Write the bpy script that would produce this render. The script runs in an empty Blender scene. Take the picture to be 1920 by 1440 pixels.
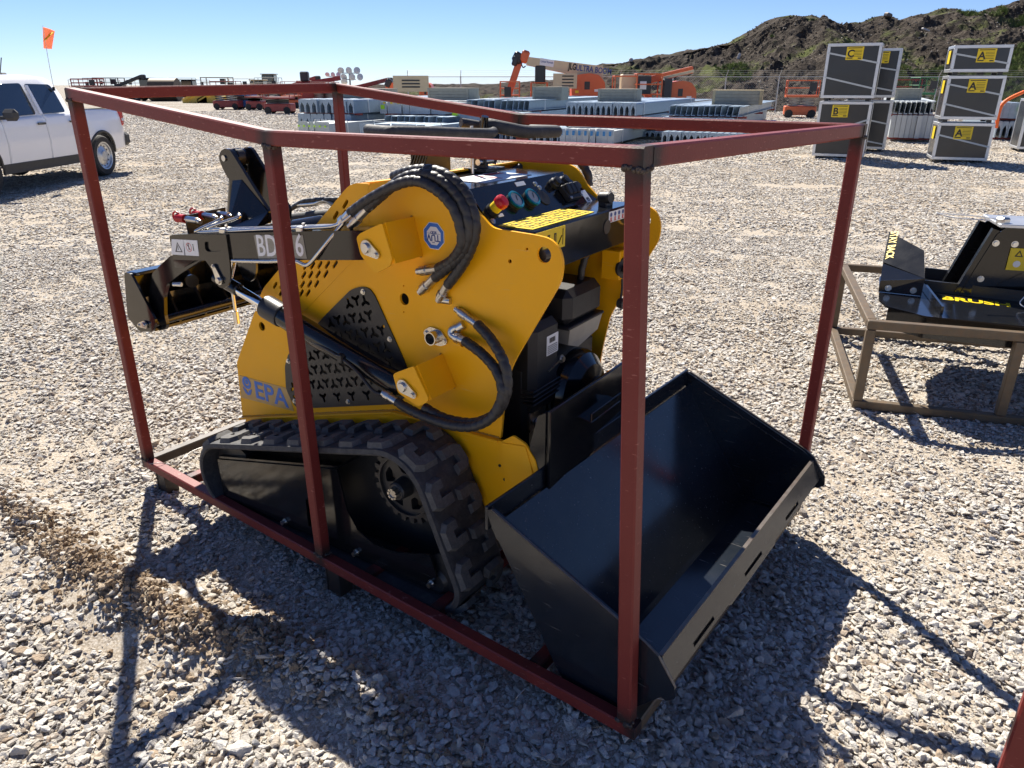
import bpy, bmesh, math, random
import numpy as np
from mathutils import Vector, Matrix
from mathutils.geometry import tessellate_polygon
random.seed(7); RNG = np.random.default_rng(11)
SC = bpy.context.scene; COL = SC.collection
R = math.radians
# ---------------------------------------------------------------- camera, sky, sun, exposure
F, CX, CY, HZ, HC = 1370.0, 960.0, 720.0, 157.0, 1.6
TH = math.atan((CY - HZ) / F); CT, ST = math.cos(TH), math.sin(TH)
cam_d = bpy.data.cameras.new('camera'); cam = bpy.data.objects.new('camera', cam_d); COL.objects.link(cam)
cam.location = (0, 0, HC); cam.rotation_euler = (math.pi/2 - TH, 0, 0)
cam_d.sensor_width = 36; cam_d.lens = 36*F/1920; cam_d.clip_start = .05; cam_d.clip_end = 3000
SC.camera = cam
SUN_EL, SUN_AZ = R(47), R(-20.5)            # azimuth from +Y towards +X
world = bpy.data.worlds.new('World'); SC.world = world; world.use_nodes = True
wn = world.node_tree.nodes; wl = world.node_tree.links; wn.clear()
wo = wn.new('ShaderNodeOutputWorld'); bg = wn.new('ShaderNodeBackground'); sk = wn.new('ShaderNodeTexSky')
sk.sky_type = 'NISHITA'; sk.sun_disc = False; sk.sun_elevation = SUN_EL; sk.sun_rotation = SUN_AZ
sk.altitude = 0; sk.air_density = .7; sk.dust_density = 0; sk.ozone_density = 6
bg.inputs['Strength'].default_value = .062
st_ = wn.new('ShaderNodeMix'); st_.data_type = 'RGBA'; st_.blend_type = 'MULTIPLY'; st_.inputs[0].default_value = 1; st_.inputs[7].default_value = (.71, .70, .80, 1)   # clear, slightly deeper blue air
wl.new(sk.outputs[0], st_.inputs[6]); wl.new(st_.outputs[2], bg.inputs[0]); wl.new(bg.outputs[0], wo.inputs[0])
sun_d = bpy.data.lights.new('sun', 'SUN'); sun = bpy.data.objects.new('sun', sun_d); COL.objects.link(sun)
sun_d.energy = 4.1; sun_d.angle = R(.53); sun_d.color = (1, .94, .84)
sdir = Vector((math.sin(SUN_AZ)*math.cos(SUN_EL), math.cos(SUN_AZ)*math.cos(SUN_EL), math.sin(SUN_EL)))
sun.rotation_euler = sdir.to_track_quat('Z', 'Y').to_euler(); sun.location = (-4, 12, 14)
vs = SC.view_settings; vs.view_transform = 'Standard'; vs.look = 'None'; vs.exposure = 1.35; vs.gamma = 1
SC.cycles.max_bounces = 6; SC.cycles.use_denoising = True
# ---------------------------------------------------------------- pixels of the photograph to places
CAM = np.array([0, 0, HC])
def ray(x, y):
    a, b = (x-CX)/F, (y-CY)/F
    return np.array([a, CT-b*ST, -ST-b*CT])
def gnd(x, y, z=0.0):
    d = ray(x, y); return CAM + d*((z-HC)/d[2])
def at_depth(x, y, Y):
    d = ray(x, y); return CAM + d*(Y/d[1])
class Frame:
    """a thing's own axes: U along, V across, Z up"""
    def __init__(s, o, ang):
        s.o = np.array([o[0], o[1], 0.0]); s.ang = ang
        s.u = np.array([math.cos(ang), math.sin(ang), 0]); s.v = np.array([-math.sin(ang), math.cos(ang), 0])
    def loc(s, p):
        q = np.asarray(p) - s.o; return Vector((q@s.u, q@s.v, q[2]))
    def w(s, u, v, z=0): return s.o + u*s.u + v*s.v + np.array([0, 0, z])
    def hit(s, x, y, P, n):
        n = n[0]*s.u + n[1]*s.v + np.array([0, 0, n[2]]); d = ray(x, y)
        return s.loc(CAM + d*(np.dot(s.w(*P)-CAM, n)/np.dot(d, n)))
    def V(s, x, y, v): return s.hit(x, y, (0, v, 0), (0, 1, 0))      # on the plane v
    def U(s, x, y, u): return s.hit(x, y, (u, 0, 0), (1, 0, 0))      # on the plane u
    def Zp(s, x, y, z): return s.loc(gnd(x, y, z))
    def prof(s, pts, v): return [(lambda q: (q.x, q.z))(s.V(x, y, v)) for x, y in pts]
# ---------------------------------------------------------------- materials
MATS = {}
def nd(nt, t, **k):
    n = nt.nodes.new(t)
    for a, b in k.items(): setattr(n, a, b)
    return n
def mat(name, col, rough=.5, metal=0., var=.12, scale=8., bump=0., bscale=60., rvar=.1, spec=.5, coat=0., dust=0., dustcol=(.42, .38, .31), alpha=1., trans=0., emit=None, rust=None, scratch=None):
    m = bpy.data.materials.new(name); m.use_nodes = True; nt = m.node_tree; L = nt.links
    p = nt.nodes['Principled BSDF']
    p.inputs['Metallic'].default_value = metal; p.inputs['Specular IOR Level'].default_value = spec
    p.inputs['Coat Weight'].default_value = coat; p.inputs['Coat Roughness'].default_value = .12
    p.inputs['Transmission Weight'].default_value = trans
    tc = nd(nt, 'ShaderNodeTexCoord')
    n1 = nd(nt, 'ShaderNodeTexNoise'); n1.inputs['Scale'].default_value = scale; n1.inputs['Detail'].default_value = 6
    L.new(tc.outputs['Object'], n1.inputs['Vector'])
    cr = nd(nt, 'ShaderNodeMix', data_type='RGBA')
    cr.inputs[6].default_value = tuple(max(0, c*(1-var)) for c in col)+(1,)
    cr.inputs[7].default_value = tuple(min(1, c*(1+var)) for c in col)+(1,)
    L.new(n1.outputs['Fac'], cr.inputs[0]); out = cr.outputs[2]
    if dust or rust:
        n2 = nd(nt, 'ShaderNodeTexNoise'); n2.inputs['Scale'].default_value = scale*2.3; n2.inputs['Detail'].default_value = 9; n2.inputs['Roughness'].default_value = .7
        L.new(tc.outputs['Object'], n2.inputs['Vector'])
        rp = nd(nt, 'ShaderNodeMapRange'); rp.inputs[1].default_value = .45; rp.inputs[2].default_value = .75; rp.inputs[4].default_value = dust or rust[1]
        L.new(n2.outputs['Fac'], rp.inputs[0])
        mx = nd(nt, 'ShaderNodeMix', data_type='RGBA'); mx.inputs[7].default_value = (tuple(dustcol) if dust else tuple(rust[0]))+(1,)
        L.new(rp.outputs[0], mx.inputs[0]); L.new(out, mx.inputs[6]); out = mx.outputs[2]
    if scratch:
        mp = nd(nt, 'ShaderNodeMapping'); mp.inputs['Scale'].default_value = (9, 70, 110); mp.inputs['Rotation'].default_value = (.4, .6, .9); L.new(tc.outputs['Object'], mp.inputs[0])
        n5 = nd(nt, 'ShaderNodeTexNoise'); n5.inputs['Scale'].default_value = 1.3; n5.inputs['Detail'].default_value = 4; L.new(mp.outputs[0], n5.inputs['Vector'])
        r5 = nd(nt, 'ShaderNodeMapRange'); r5.inputs[1].default_value = .67; r5.inputs[2].default_value = .73; r5.inputs[4].default_value = scratch[1]; L.new(n5.outputs['Fac'], r5.inputs[0])
        m5 = nd(nt, 'ShaderNodeMix', data_type='RGBA'); m5.inputs[7].default_value = tuple(scratch[0])+(1,); L.new(r5.outputs[0], m5.inputs[0]); L.new(out, m5.inputs[6]); out = m5.outputs[2]
    L.new(out, p.inputs['Base Color'])
    rr = nd(nt, 'ShaderNodeMapRange'); rr.inputs[3].default_value = max(.02, rough-rvar); rr.inputs[4].default_value = min(1, rough+rvar)
    n3 = nd(nt, 'ShaderNodeTexNoise'); n3.inputs['Scale'].default_value = scale*1.7; n3.inputs['Detail'].default_value = 4
    L.new(tc.outputs['Object'], n3.inputs['Vector']); L.new(n3.outputs['Fac'], rr.inputs[0]); L.new(rr.outputs[0], p.inputs['Roughness'])
    if bump:
        n4 = nd(nt, 'ShaderNodeTexNoise'); n4.inputs['Scale'].default_value = bscale; n4.inputs['Detail'].default_value = 3
        L.new(tc.outputs['Object'], n4.inputs['Vector'])
        bp = nd(nt, 'ShaderNodeBump'); bp.inputs['Strength'].default_value = bump; bp.inputs['Distance'].default_value = .01
        L.new(n4.outputs['Fac'], bp.inputs['Height']); L.new(bp.outputs[0], p.inputs['Normal'])
    if alpha < 1: p.inputs['Alpha'].default_value = alpha
    if emit: p.inputs['Emission Color'].default_value = emit+(1,); p.inputs['Emission Strength'].default_value = 1
    MATS[name] = m; return m
mat('yellow', (.95, .44, .004), .40, var=.09, scale=3, bump=.06, bscale=11, coat=.03, spec=.28, dust=.14, dustcol=(.70, .42, .10), scratch=((.75, .5, .2), .25))
mat('black', (.008, .0085, .010), .13, var=.3, scale=5, bump=.05, bscale=12, spec=.45, rvar=.06, coat=.15, dust=.025, dustcol=(.10, .095, .09), scratch=((.09, .09, .09), .25))
mat('black_satin', (.024, .024, .025), .4, var=.3, scale=9, bump=.06, bscale=200)
mat('bucket_black', (.011, .015, .022), .20, var=.4, scale=6, bump=.08, bscale=9, rvar=.09, dust=.07, dustcol=(.10, .095, .085), scratch=((.17, .16, .15), .6), coat=.2)
mat('bare_edge', (.17, .145, .12), .42, .6, var=.4, scale=24, rust=((.10, .045, .02), .6))
mat('plastic', (.018, .018, .02), .5, var=.2, scale=20, bump=.12, bscale=600)
mat('rubber', (.036, .036, .039), .68, var=.35, scale=12, bump=.2, bscale=120, dust=.45, dustcol=(.13, .125, .115))
mat('dark_steel', (.040, .032, .026), .5, .2, var=.4, scale=16, rust=((.07, .04, .022), .5))
mat('lug_rubber', (.085, .083, .081), .8, var=.3, scale=25, bump=.2, bscale=150, dust=.5, dustcol=(.19, .18, .17))
mat('hose', (.026, .026, .028), .45, var=.3, scale=30, bump=.1, bscale=300)
mat('zinc', (.62, .61, .58), .3, 1., var=.15, scale=30)
mat('chrome', (.8, .8, .8), .06, 1., var=.03, scale=5, rvar=.03)
mat('pipe_steel', (.60, .57, .52), .25, 1., var=.15, scale=20)
mat('white_print', (.78, .78, .78), .45, var=.03)
mat('blue_print', (.035, .16, .55), .4, var=.05)
mat('navy_print', (.02, .06, .25), .4, var=.05)
mat('yellow_print', (.80, .58, .01), .4, var=.05)
mat('black_print', (.012, .012, .012), .45, var=.1)
mat('red_print', (.55, .02, .02), .4, var=.05)
mat('clear_film', (.25, .24, .2), .3, var=.1, scale=15)
mat('tan_film', (.55, .33, .10), .35, var=.12, scale=30)
mat('red_plastic', (.45, .006, .012), .35, var=.1)
mat('teal', (.01, .20, .30), .25, .6, var=.1)
mat('gauge_glass', (.35, .38, .40), .08, var=.25, scale=60)
mat('engine_grey', (.30, .29, .26), .45, .3, var=.15, scale=20)
mat('galv', (.29, .37, .45), .42, .35, var=.18, scale=14, bump=.05, bscale=40)
mat('galv_pale', (.46, .50, .52), .5, .2, var=.12, scale=18)
mat('alu', (.62, .63, .64), .38, .8, var=.12, scale=12)
mat('dark_panel', (.030, .032, .035), .22, var=.4, scale=1.6, bump=.35, bscale=2.2, rvar=.06)
mat('wood_grey', (.34, .33, .27), .8, var=.22, scale=7, bump=.2, bscale=40)
mat('wood_tan', (.50, .41, .25), .8, var=.2, scale=7, bump=.2, bscale=40)
mat('orange', (.62, .125, .035), .4, var=.12, scale=3, dust=.2, dustcol=(.6, .25, .14))
mat('tan_paint', (.60, .50, .32), .45, var=.1, scale=3, dust=.15, dustcol=(.4, .33, .22))
mat('red_machine', (.30, .04, .032), .45, var=.15, scale=3, dust=.2, dustcol=(.45, .2, .16))
mat('blue_machine', (.03, .16, .42), .45, var=.15, scale=3)
mat('green_machine', (.02, .16, .06), .45, var=.15, scale=3)
mat('yellow_machine', (.62, .42, .05), .5, var=.2, scale=3, dust=.2)
mat('truck_white', (.90, .90, .91), .22, var=.02, scale=2, coat=.5, rvar=.03)
mat('truck_trim', (.055, .053, .05), .6, var=.15, scale=20)
mat('glass_dark', (.012, .018, .022), .05, var=.1, spec=.8, coat=.6)
mat('lamp_red', (.5, .01, .015), .12, var=.1, coat=.5)
mat('tyre', (.030, .029, .028), .85, var=.3, scale=20, bump=.25, bscale=90, dust=.3, dustcol=(.16, .145, .125))
mat('rim', (.55, .56, .57), .35, .8, var=.1)
mat('flag_orange', (1, .34, .18), .7, var=.06, scale=8)
_fm = MATS['flag_orange']; _nt = _fm.node_tree; _tr = nd(_nt, 'ShaderNodeBsdfTranslucent'); _tr.inputs[0].default_value = (1, .50, .34, 1); _mx = nd(_nt, 'ShaderNodeMixShader'); _mx.inputs[0].default_value = .65
_nt.links.new(_nt.nodes['Principled BSDF'].outputs[0], _mx.inputs[1]); _nt.links.new(_tr.outputs[0], _mx.inputs[2]); _nt.links.new(_mx.outputs[0], _nt.nodes['Material Output'].inputs[0])
mat('rust_frame', (.125, .095, .062), .55, .3, var=.35, scale=14, bump=.12, bscale=60, rust=((.20, .105, .04), .5))
mat('fence_galv', (.42, .43, .43), .5, .5, var=.15)
mat('lamp_glass', (.72, .74, .74), .15, var=.08)
mat('strap_orange', (.95, .16, .02), .6, var=.05)
mat('strap_blue', (.04, .22, .5), .6, var=.05)
mat('tag_green', (.45, .80, .03), .6, var=.05)
mat('nylon_white', (.8, .8, .78), .4, var=.05)
mat('brass', (.55, .35, .08), .3, 1., var=.15, scale=40)
mat('wire', (.30, .29, .28), .4, .9, var=.2, scale=50)
mat('concrete_bit', (.55, .53, .50), .85, var=.2, scale=6)
mat('weld', (.07, .06, .055), .5, .5, var=.6, scale=60, bump=.6, bscale=140, rust=((.16, .10, .06), .5))
mat('yellow_weld', (.56, .27, .03), .42, var=.2, scale=40, bump=.5, bscale=160)

def primer_mat():
    m = bpy.data.materials.new('red_primer'); m.use_nodes = True; nt = m.node_tree; L = nt.links; p = nt.nodes['Principled BSDF']
    tc = nd(nt, 'ShaderNodeTexCoord')
    n1 = nd(nt, 'ShaderNodeTexNoise'); n1.inputs['Scale'].default_value = 9; n1.inputs['Detail'].default_value = 8
    L.new(tc.outputs['Object'], n1.inputs['Vector'])
    c1 = nd(nt, 'ShaderNodeMix', data_type='RGBA'); c1.inputs[6].default_value = (.15, .021, .017, 1); c1.inputs[7].default_value = (.21, .034, .027, 1)
    L.new(n1.outputs['Fac'], c1.inputs[0])
    # scratches: stretched noise
    mp = nd(nt, 'ShaderNodeMapping'); mp.inputs['Scale'].default_value = (40, 40, 160); mp.inputs['Rotation'].default_value = (.5, .3, .2); L.new(tc.outputs['Object'], mp.inputs[0])
    n2 = nd(nt, 'ShaderNodeTexNoise'); n2.inputs['Scale'].default_value = 1; n2.inputs['Detail'].default_value = 3; L.new(mp.outputs[0], n2.inputs['Vector'])
    r2 = nd(nt, 'ShaderNodeMapRange'); r2.inputs[1].default_value = .66; r2.inputs[2].default_value = .72; r2.inputs[4].default_value = .6; L.new(n2.outputs['Fac'], r2.inputs[0])
    c2 = nd(nt, 'ShaderNodeMix', data_type='RGBA'); c2.inputs[7].default_value = (.42, .16, .13, 1); L.new(r2.outputs[0], c2.inputs[0]); L.new(c1.outputs[2], c2.inputs[6])
    at = nd(nt, 'ShaderNodeAttribute', attribute_name='burn')
    n3 = nd(nt, 'ShaderNodeTexNoise'); n3.inputs['Scale'].default_value = 34; n3.inputs['Detail'].default_value = 7; L.new(tc.outputs['Object'], n3.inputs['Vector'])
    ml = nd(nt, 'ShaderNodeMath', operation='MULTIPLY_ADD'); ml.inputs[1].default_value = 1.25; L.new(at.outputs['Fac'], ml.inputs[0])
    sb = nd(nt, 'ShaderNodeMath', operation='SUBTRACT'); sb.inputs[1].default_value = .78; L.new(n3.outputs['Fac'], sb.inputs[0]); L.new(sb.outputs[0], ml.inputs[2]); ml.use_clamp = True
    c3 = nd(nt, 'ShaderNodeMix', data_type='RGBA'); c3.inputs[7].default_value = (.028, .020, .018, 1); L.new(ml.outputs[0], c3.inputs[0]); L.new(c2.outputs[2], c3.inputs[6])
    L.new(c3.outputs[2], p.inputs['Base Color']); p.inputs['Roughness'].default_value = .5; p.inputs['Specular IOR Level'].default_value = .3
    n4 = nd(nt, 'ShaderNodeTexNoise'); n4.inputs['Scale'].default_value = 160; L.new(tc.outputs['Object'], n4.inputs['Vector'])
    bp = nd(nt, 'ShaderNodeBump'); bp.inputs['Strength'].default_value = .15; bp.inputs['Distance'].default_value = .004; L.new(n4.outputs['Fac'], bp.inputs['Height']); L.new(bp.outputs[0], p.inputs['Normal'])
    MATS['red_primer'] = m
primer_mat()
# ---------------------------------------------------------------- mesh helpers
def perp(d):
    a = Vector((0, 0, 1)) if abs(d.z) < .9 else Vector((1, 0, 0))
    x = d.cross(a).normalized(); return x, d.cross(x).normalized()
class MB:
    def __init__(s): s.v = []; s.f = []; s.s = []
    def add(s, vs_, fs, smooth=False):
        o = len(s.v); s.v += [tuple(x) for x in vs_]
        for f in fs: s.f.append([i+o for i in f]); s.s.append(smooth)
        return s
    def box(s, c, size, rot=None, bev=0.):
        h = [x/2 for x in size]; c = Vector(c)
        if bev <= 0:
            P = [Vector((sx*h[0], sy*h[1], sz*h[2])) for sz in (-1, 1) for sy in (-1, 1) for sx in (-1, 1)]
            Fc = [(0, 2, 3, 1), (4, 5, 7, 6), (0, 1, 5, 4), (2, 6, 7, 3), (0, 4, 6, 2), (1, 3, 7, 5)]
        else:
            b = min(bev, min(h)*.95); P = []; ix = {}
            for sz in (-1, 1):
                for sy in (-1, 1):
                    for sx in (-1, 1):
                        for ax in range(3):
                            q = [sx*(h[0]-b), sy*(h[1]-b), sz*(h[2]-b)]; q[ax] = (sx, sy, sz)[ax]*h[ax]
                            ix[sx, sy, sz, ax] = len(P); P.append(Vector(q))
            Fc = []
            for ax in range(3):
                o1, o2 = [a for a in range(3) if a != ax]
                for sg in (-1, 1):
                    loop = []
                    for s1, s2 in ((-1, -1), (1, -1), (1, 1), (-1, 1)):
                        k = [0, 0, 0]; k[ax] = sg; k[o1] = s1; k[o2] = s2; loop.append(ix[k[0], k[1], k[2], ax])
                    Fc.append(loop)
                for s1 in (-1, 1):          # edges along ax
                    for s2 in (-1, 1):
                        k0 = [0, 0, 0]; k1 = [0, 0, 0]; k0[ax] = -1; k1[ax] = 1
                        for k in (k0, k1): k[o1] = s1; k[o2] = s2
                        Fc.append([ix[k0[0], k0[1], k0[2], o1], ix[k0[0], k0[1], k0[2], o2], ix[k1[0], k1[1], k1[2], o2], ix[k1[0], k1[1], k1[2], o1]])
            for sx in (-1, 1):
                for sy in (-1, 1):
                    for sz in (-1, 1): Fc.append([ix[sx, sy, sz, a] for a in range(3)])
        if rot is not None: P = [rot @ p for p in P]
        return s.add([p+c for p in P], Fc)
    def bar(s, p0, p1, w, h=None, up=(0, 0, 1), bev=0.):
        p0, p1 = Vector(p0), Vector(p1); d = p1-p0; L = d.length; d.normalize(); up = Vector(up)
        y = up.cross(d)
        if y.length < 1e-4: y = Vector((1, 0, 0)).cross(d)
        y.normalize(); z = d.cross(y)
        return s.box((p0+p1)/2, (L, w, h or w), Matrix((d, y, z)).transposed(), bev)
    def cyl(s, p0, p1, r, seg=20, r2=None, caps=True):
        p0, p1 = Vector(p0), Vector(p1); d = (p1-p0).normalized(); x, y = perp(d); r2 = r if r2 is None else r2
        a = [x*math.cos(2*math.pi*i/seg)+y*math.sin(2*math.pi*i/seg) for i in range(seg)]
        V0 = [p0+q*r for q in a]; V1 = [p1+q*r2 for q in a]
        s.add(V0+V1, [(i, (i+1) % seg, seg+(i+1) % seg, seg+i) for i in range(seg)], True)
        if caps: s.add(V0, [list(range(seg))[::-1]]); s.add(V1, [list(range(seg))])
        return s
    def tube(s, pts, r, seg=12, caps=True, rf=None):
        pts = [Vector(p) for p in pts]; n = len(pts); rings = []; x = None
        for i, p in enumerate(pts):
            d = (pts[min(i+1, n-1)]-pts[max(i-1, 0)]).normalized()
            if x is None: x, y = perp(d)
            else: x = (x-d*x.dot(d)).normalized(); y = d.cross(x)
            rings.append([p+(x*math.cos(2*math.pi*k/seg)+y*math.sin(2*math.pi*k/seg))*(rf(i, k) if rf else r) for k in range(seg)])
        fs = [(i*seg+k, i*seg+(k+1) % seg, (i+1)*seg+(k+1) % seg, (i+1)*seg+k) for i in range(n-1) for k in range(seg)]
        s.add([q for ring in rings for q in ring], fs, True)
        if caps: s.add(rings[0], [list(range(seg))[::-1]]); s.add(rings[-1], [list(range(seg))])
        return s
    def lathe(s, prof, o, axis, seg=24, smooth=True):
        """prof: (radius, distance along axis) list"""
        o = Vector(o); d = Vector(axis).normalized(); x, y = perp(d)
        for (r0, h0), (r1, h1) in zip(prof, prof[1:]):
            V0 = [o+d*h0+(x*math.cos(2*math.pi*i/seg)+y*math.sin(2*math.pi*i/seg))*r0 for i in range(seg)]
            V1 = [o+d*h1+(x*math.cos(2*math.pi*i/seg)+y*math.sin(2*math.pi*i/seg))*r1 for i in range(seg)]
            s.add(V0+V1, [(i, (i+1) % seg, seg+(i+1) % seg, seg+i) for i in range(seg)], smooth)
        return s
    def plate(s, loops, mapf, t0, t1):
        """loops of 2-D points (first outer, rest holes), mapf(a, b, t) -> point; extruded t0..t1"""
        tri = tessellate_polygon([[Vector((a, b, 0)) for a, b in lp] for lp in loops]); flat = [q for lp in loops for q in lp]
        s.add([mapf(a, b, t0) for a, b in flat], [list(t) for t in tri]); s.add([mapf(a, b, t1) for a, b in flat], [list(t)[::-1] for t in tri])
        for lp in loops:
            n = len(lp); s.add([mapf(a, b, t0) for a, b in lp]+[mapf(a, b, t1) for a, b in lp], [(i, (i+1) % n, n+(i+1) % n, n+i) for i in range(n)])
        return s
    def ball(s, c, r, seg=12, rings=8, sq=(1, 1, 1)):
        c = Vector(c); P = []; Fc = []
        for i in range(rings+1):
            t = math.pi*i/rings
            for k in range(seg): P.append(c+Vector((r*sq[0]*math.sin(t)*math.cos(2*math.pi*k/seg), r*sq[1]*math.sin(t)*math.sin(2*math.pi*k/seg), r*sq[2]*math.cos(t))))
        for i in range(rings):
            for k in range(seg): Fc.append((i*seg+k, (i+1)*seg+k, (i+1)*seg+(k+1) % seg, i*seg+(k+1) % seg))
        return s.add(P, Fc, True)
    def mesh(s, name):
        me = bpy.data.meshes.new(name); me.from_pydata(s.v, [], s.f); me.polygons.foreach_set('use_smooth', s.s)
        bm = bmesh.new(); bm.from_mesh(me)
        bmesh.ops.remove_doubles(bm, verts=[v for v in bm.verts], dist=1e-6) if False else None
        bmesh.ops.recalc_face_normals(bm, faces=bm.faces); bm.to_mesh(me); bm.free(); return me
    def build(s, name, m, parent=None, **k):
        me = s.mesh(name); me.materials.append(MATS[m]); o = bpy.data.objects.new(name, me); COL.objects.link(o)
        if parent is not None: o.parent = parent
        for a, b in k.items(): o[a] = b
        return o
def smoothpath(pts, n=8):
    pts = [Vector(p) for p in pts]; out = []
    for i in range(len(pts)-1):
        p0, p1, p2, p3 = pts[max(i-1, 0)], pts[i], pts[i+1], pts[min(i+2, len(pts)-1)]
        for k in range(n):
            t = k/n; out.append(.5*((2*p1)+(p2-p0)*t+(2*p0-5*p1+4*p2-p3)*t*t+(3*p1-p0-3*p2+p3)*t**3))
    out.append(pts[-1]); return out
def rounded(pts, r, n=4):
    """round the corners of a polygon of 2-D points"""
    out = []; N = len(pts)
    for i in range(N):
        p = Vector(pts[i]); a = Vector(pts[i-1])-p; b = Vector(pts[(i+1) % N])-p
        k = min(r if not isinstance(r, (list, tuple)) else r[i], a.length*.45, b.length*.45)
        if k <= 1e-5: out.append(tuple(p)); continue
        A, B = p+a.normalized()*k, p+b.normalized()*k
        for j in range(n+1):
            t = j/n; out.append(tuple(A*(1-t)**2+p*2*t*(1-t)+B*t*t))
    return out
def circle(c, r, n=20, ry=None): return [(c[0]+r*math.cos(2*math.pi*i/n), c[1]+(ry or r)*math.sin(2*math.pi*i/n)) for i in range(n)]
def thing(name, label, cat, loc=(0, 0, 0), rz=0., group=None, rot=None):
    o = bpy.data.objects.new(name, None); COL.objects.link(o); o.location = loc; o.rotation_euler = rot or (0, 0, rz)
    o.empty_display_size = .1; o['label'] = label; o['category'] = cat
    if group: o['group'] = group
    return o
def tag(o, label, cat, group=None):
    o['label'] = label; o['category'] = cat
    if group: o['group'] = group
    return o
def copy_tree(o, parent=None):
    c = o.copy(); COL.objects.link(c)
    if parent is not None: c.parent = parent
    for ch in list(o.children): copy_tree(ch, c)
    return c
def text(body, size, m, parent, origin, right, up, name='lettering', bold=0., sx=1., align='LEFT', extr=.0006):
    cu = bpy.data.curves.new('t', 'FONT'); cu.body = body; cu.size = size; cu.align_x = align; cu.offset = bold*size; cu.extrude = extr; cu.resolution_u = 3
    to = bpy.data.objects.new('t', cu); COL.objects.link(to)
    me = bpy.data.meshes.new_from_object(to.evaluated_get(bpy.context.evaluated_depsgraph_get()))
    bpy.data.objects.remove(to); bpy.data.curves.remove(cu)
    r, u = Vector(right).normalized(), Vector(up).normalized(); n = r.cross(u); o = Vector(origin)
    for v in me.vertices: v.co = o+r*v.co.x*sx+u*v.co.y+n*v.co.z
    me.materials.clear(); me.materials.append(MATS[m]); ob = bpy.data.objects.new(name, me); COL.objects.link(ob); ob.parent = parent; return ob
def hexbolt(mb, p, axis, r, h=None):
    p = Vector(p); a = Vector(axis).normalized(); h = h or r*.8
    mb.lathe([(0, r*.25), (r*1.45, r*.25), (r*1.45, 0)], p, a, 18, False); mb.cyl(p+a*r*.25, p+a*(r*.25+h), r, 6)
    return mb
# ---------------------------------------------------------------- frames of the main things
A_ = gnd(268, 875, .08); D_ = gnd(1183, 1400, .08)
CR_ANG = math.atan2(-.6006, .7996)
CR = Frame((A_[0], A_[1]), CR_ANG)                      # transport frame: u towards the bucket, v away from the camera
MA_ANG = CR_ANG + R(3.2); _mo = CR.w(.5, 0)
MA = Frame((_mo[0], _mo[1]), MA_ANG)                    # the machine
# ---------------------------------------------------------------- ground
RIDGE = [gnd(x, y)[:2] for x, y in ((-120, 860), (20, 950), (110, 1040), (200, 1100), (290, 1150), (380, 1195), (470, 1205), (560, 1240), (690, 1310), (800, 1400), (900, 1500))]
def ridge_d(x, y):
    d = np.full(np.shape(x), 9.); tt = np.zeros(np.shape(x))
    for i, (a, b) in enumerate(zip(RIDGE, RIDGE[1:])):
        e = b-a; l2 = e@e; t = np.clip(((x-a[0])*e[0]+(y-a[1])*e[1])/l2, 0, 1)
        q = np.hypot(x-a[0]-t*e[0], y-a[1]-t*e[1]); k = q < d; d = np.where(k, q, d); tt = np.where(k, (i+t)/(len(RIDGE)-1), tt)
    return d, tt
def vnoise(x, y, seed=0):
    """smooth value noise"""
    xi = np.floor(x).astype(int); yi = np.floor(y).astype(int); fx = x-xi; fy = y-yi; fx = fx*fx*(3-2*fx); fy = fy*fy*(3-2*fy)
    def h(a, b):
        n = (a*374761393+b*668265263+seed*974711) & 0x7fffffff; n = ((n ^ (n >> 13))*1274126177) & 0x7fffffff
        return ((n ^ (n >> 16)) & 0xffff)/65535.
    return (h(xi, yi)*(1-fx)+h(xi+1, yi)*fx)*(1-fy)+(h(xi, yi+1)*(1-fx)+h(xi+1, yi+1)*fx)*fy
def ground_h(x, y):
    x = np.asarray(x, float); y = np.asarray(y, float); r = np.hypot(x, y)
    h = (vnoise(x*1.1, y*1.1, 1)-.5)*.05+(vnoise(x*4, y*4, 2)-.5)*.022+(vnoise(x*11, y*11, 3)-.5)*.012
    d, t = ridge_d(x, y); amp = np.interp(t, [0, .1, .3, .5, .62, .8, 1], [.03, .05, .085, .10, .085, .045, .03])
    h = h-.012+amp*np.exp(-(d/.10)**2)*(.7+.6*vnoise(x*9, y*9, 5))
    Dp = CR.w(2.30, .02); h = h+.055*np.exp(-((np.hypot(x-Dp[0], y-Dp[1])/.34)**2))          # gravel heaped against the frame's near corner
    return h*np.clip((40-r)/25, .15, 1)
g = np.linspace(-1, 1, 241); gx = np.sinh(g*7.2)/math.sinh(7.2)*900
gy0 = gx+2.6
Xg, Yg = np.meshgrid(gx, gy0, indexing='ij'); Zg = ground_h(Xg, Yg); n_ = len(g)
Vg = np.stack([Xg, Yg, Zg], -1).reshape(-1, 3)
Fg = [(i*n_+j, (i+1)*n_+j, (i+1)*n_+j+1, i*n_+j+1) for i in range(n_-1) for j in range(n_-1)]
gme = bpy.data.meshes.new('ground'); gme.from_pydata(Vg.tolist(), [], Fg); gme.polygons.foreach_set('use_smooth', [True]*len(Fg))
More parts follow.
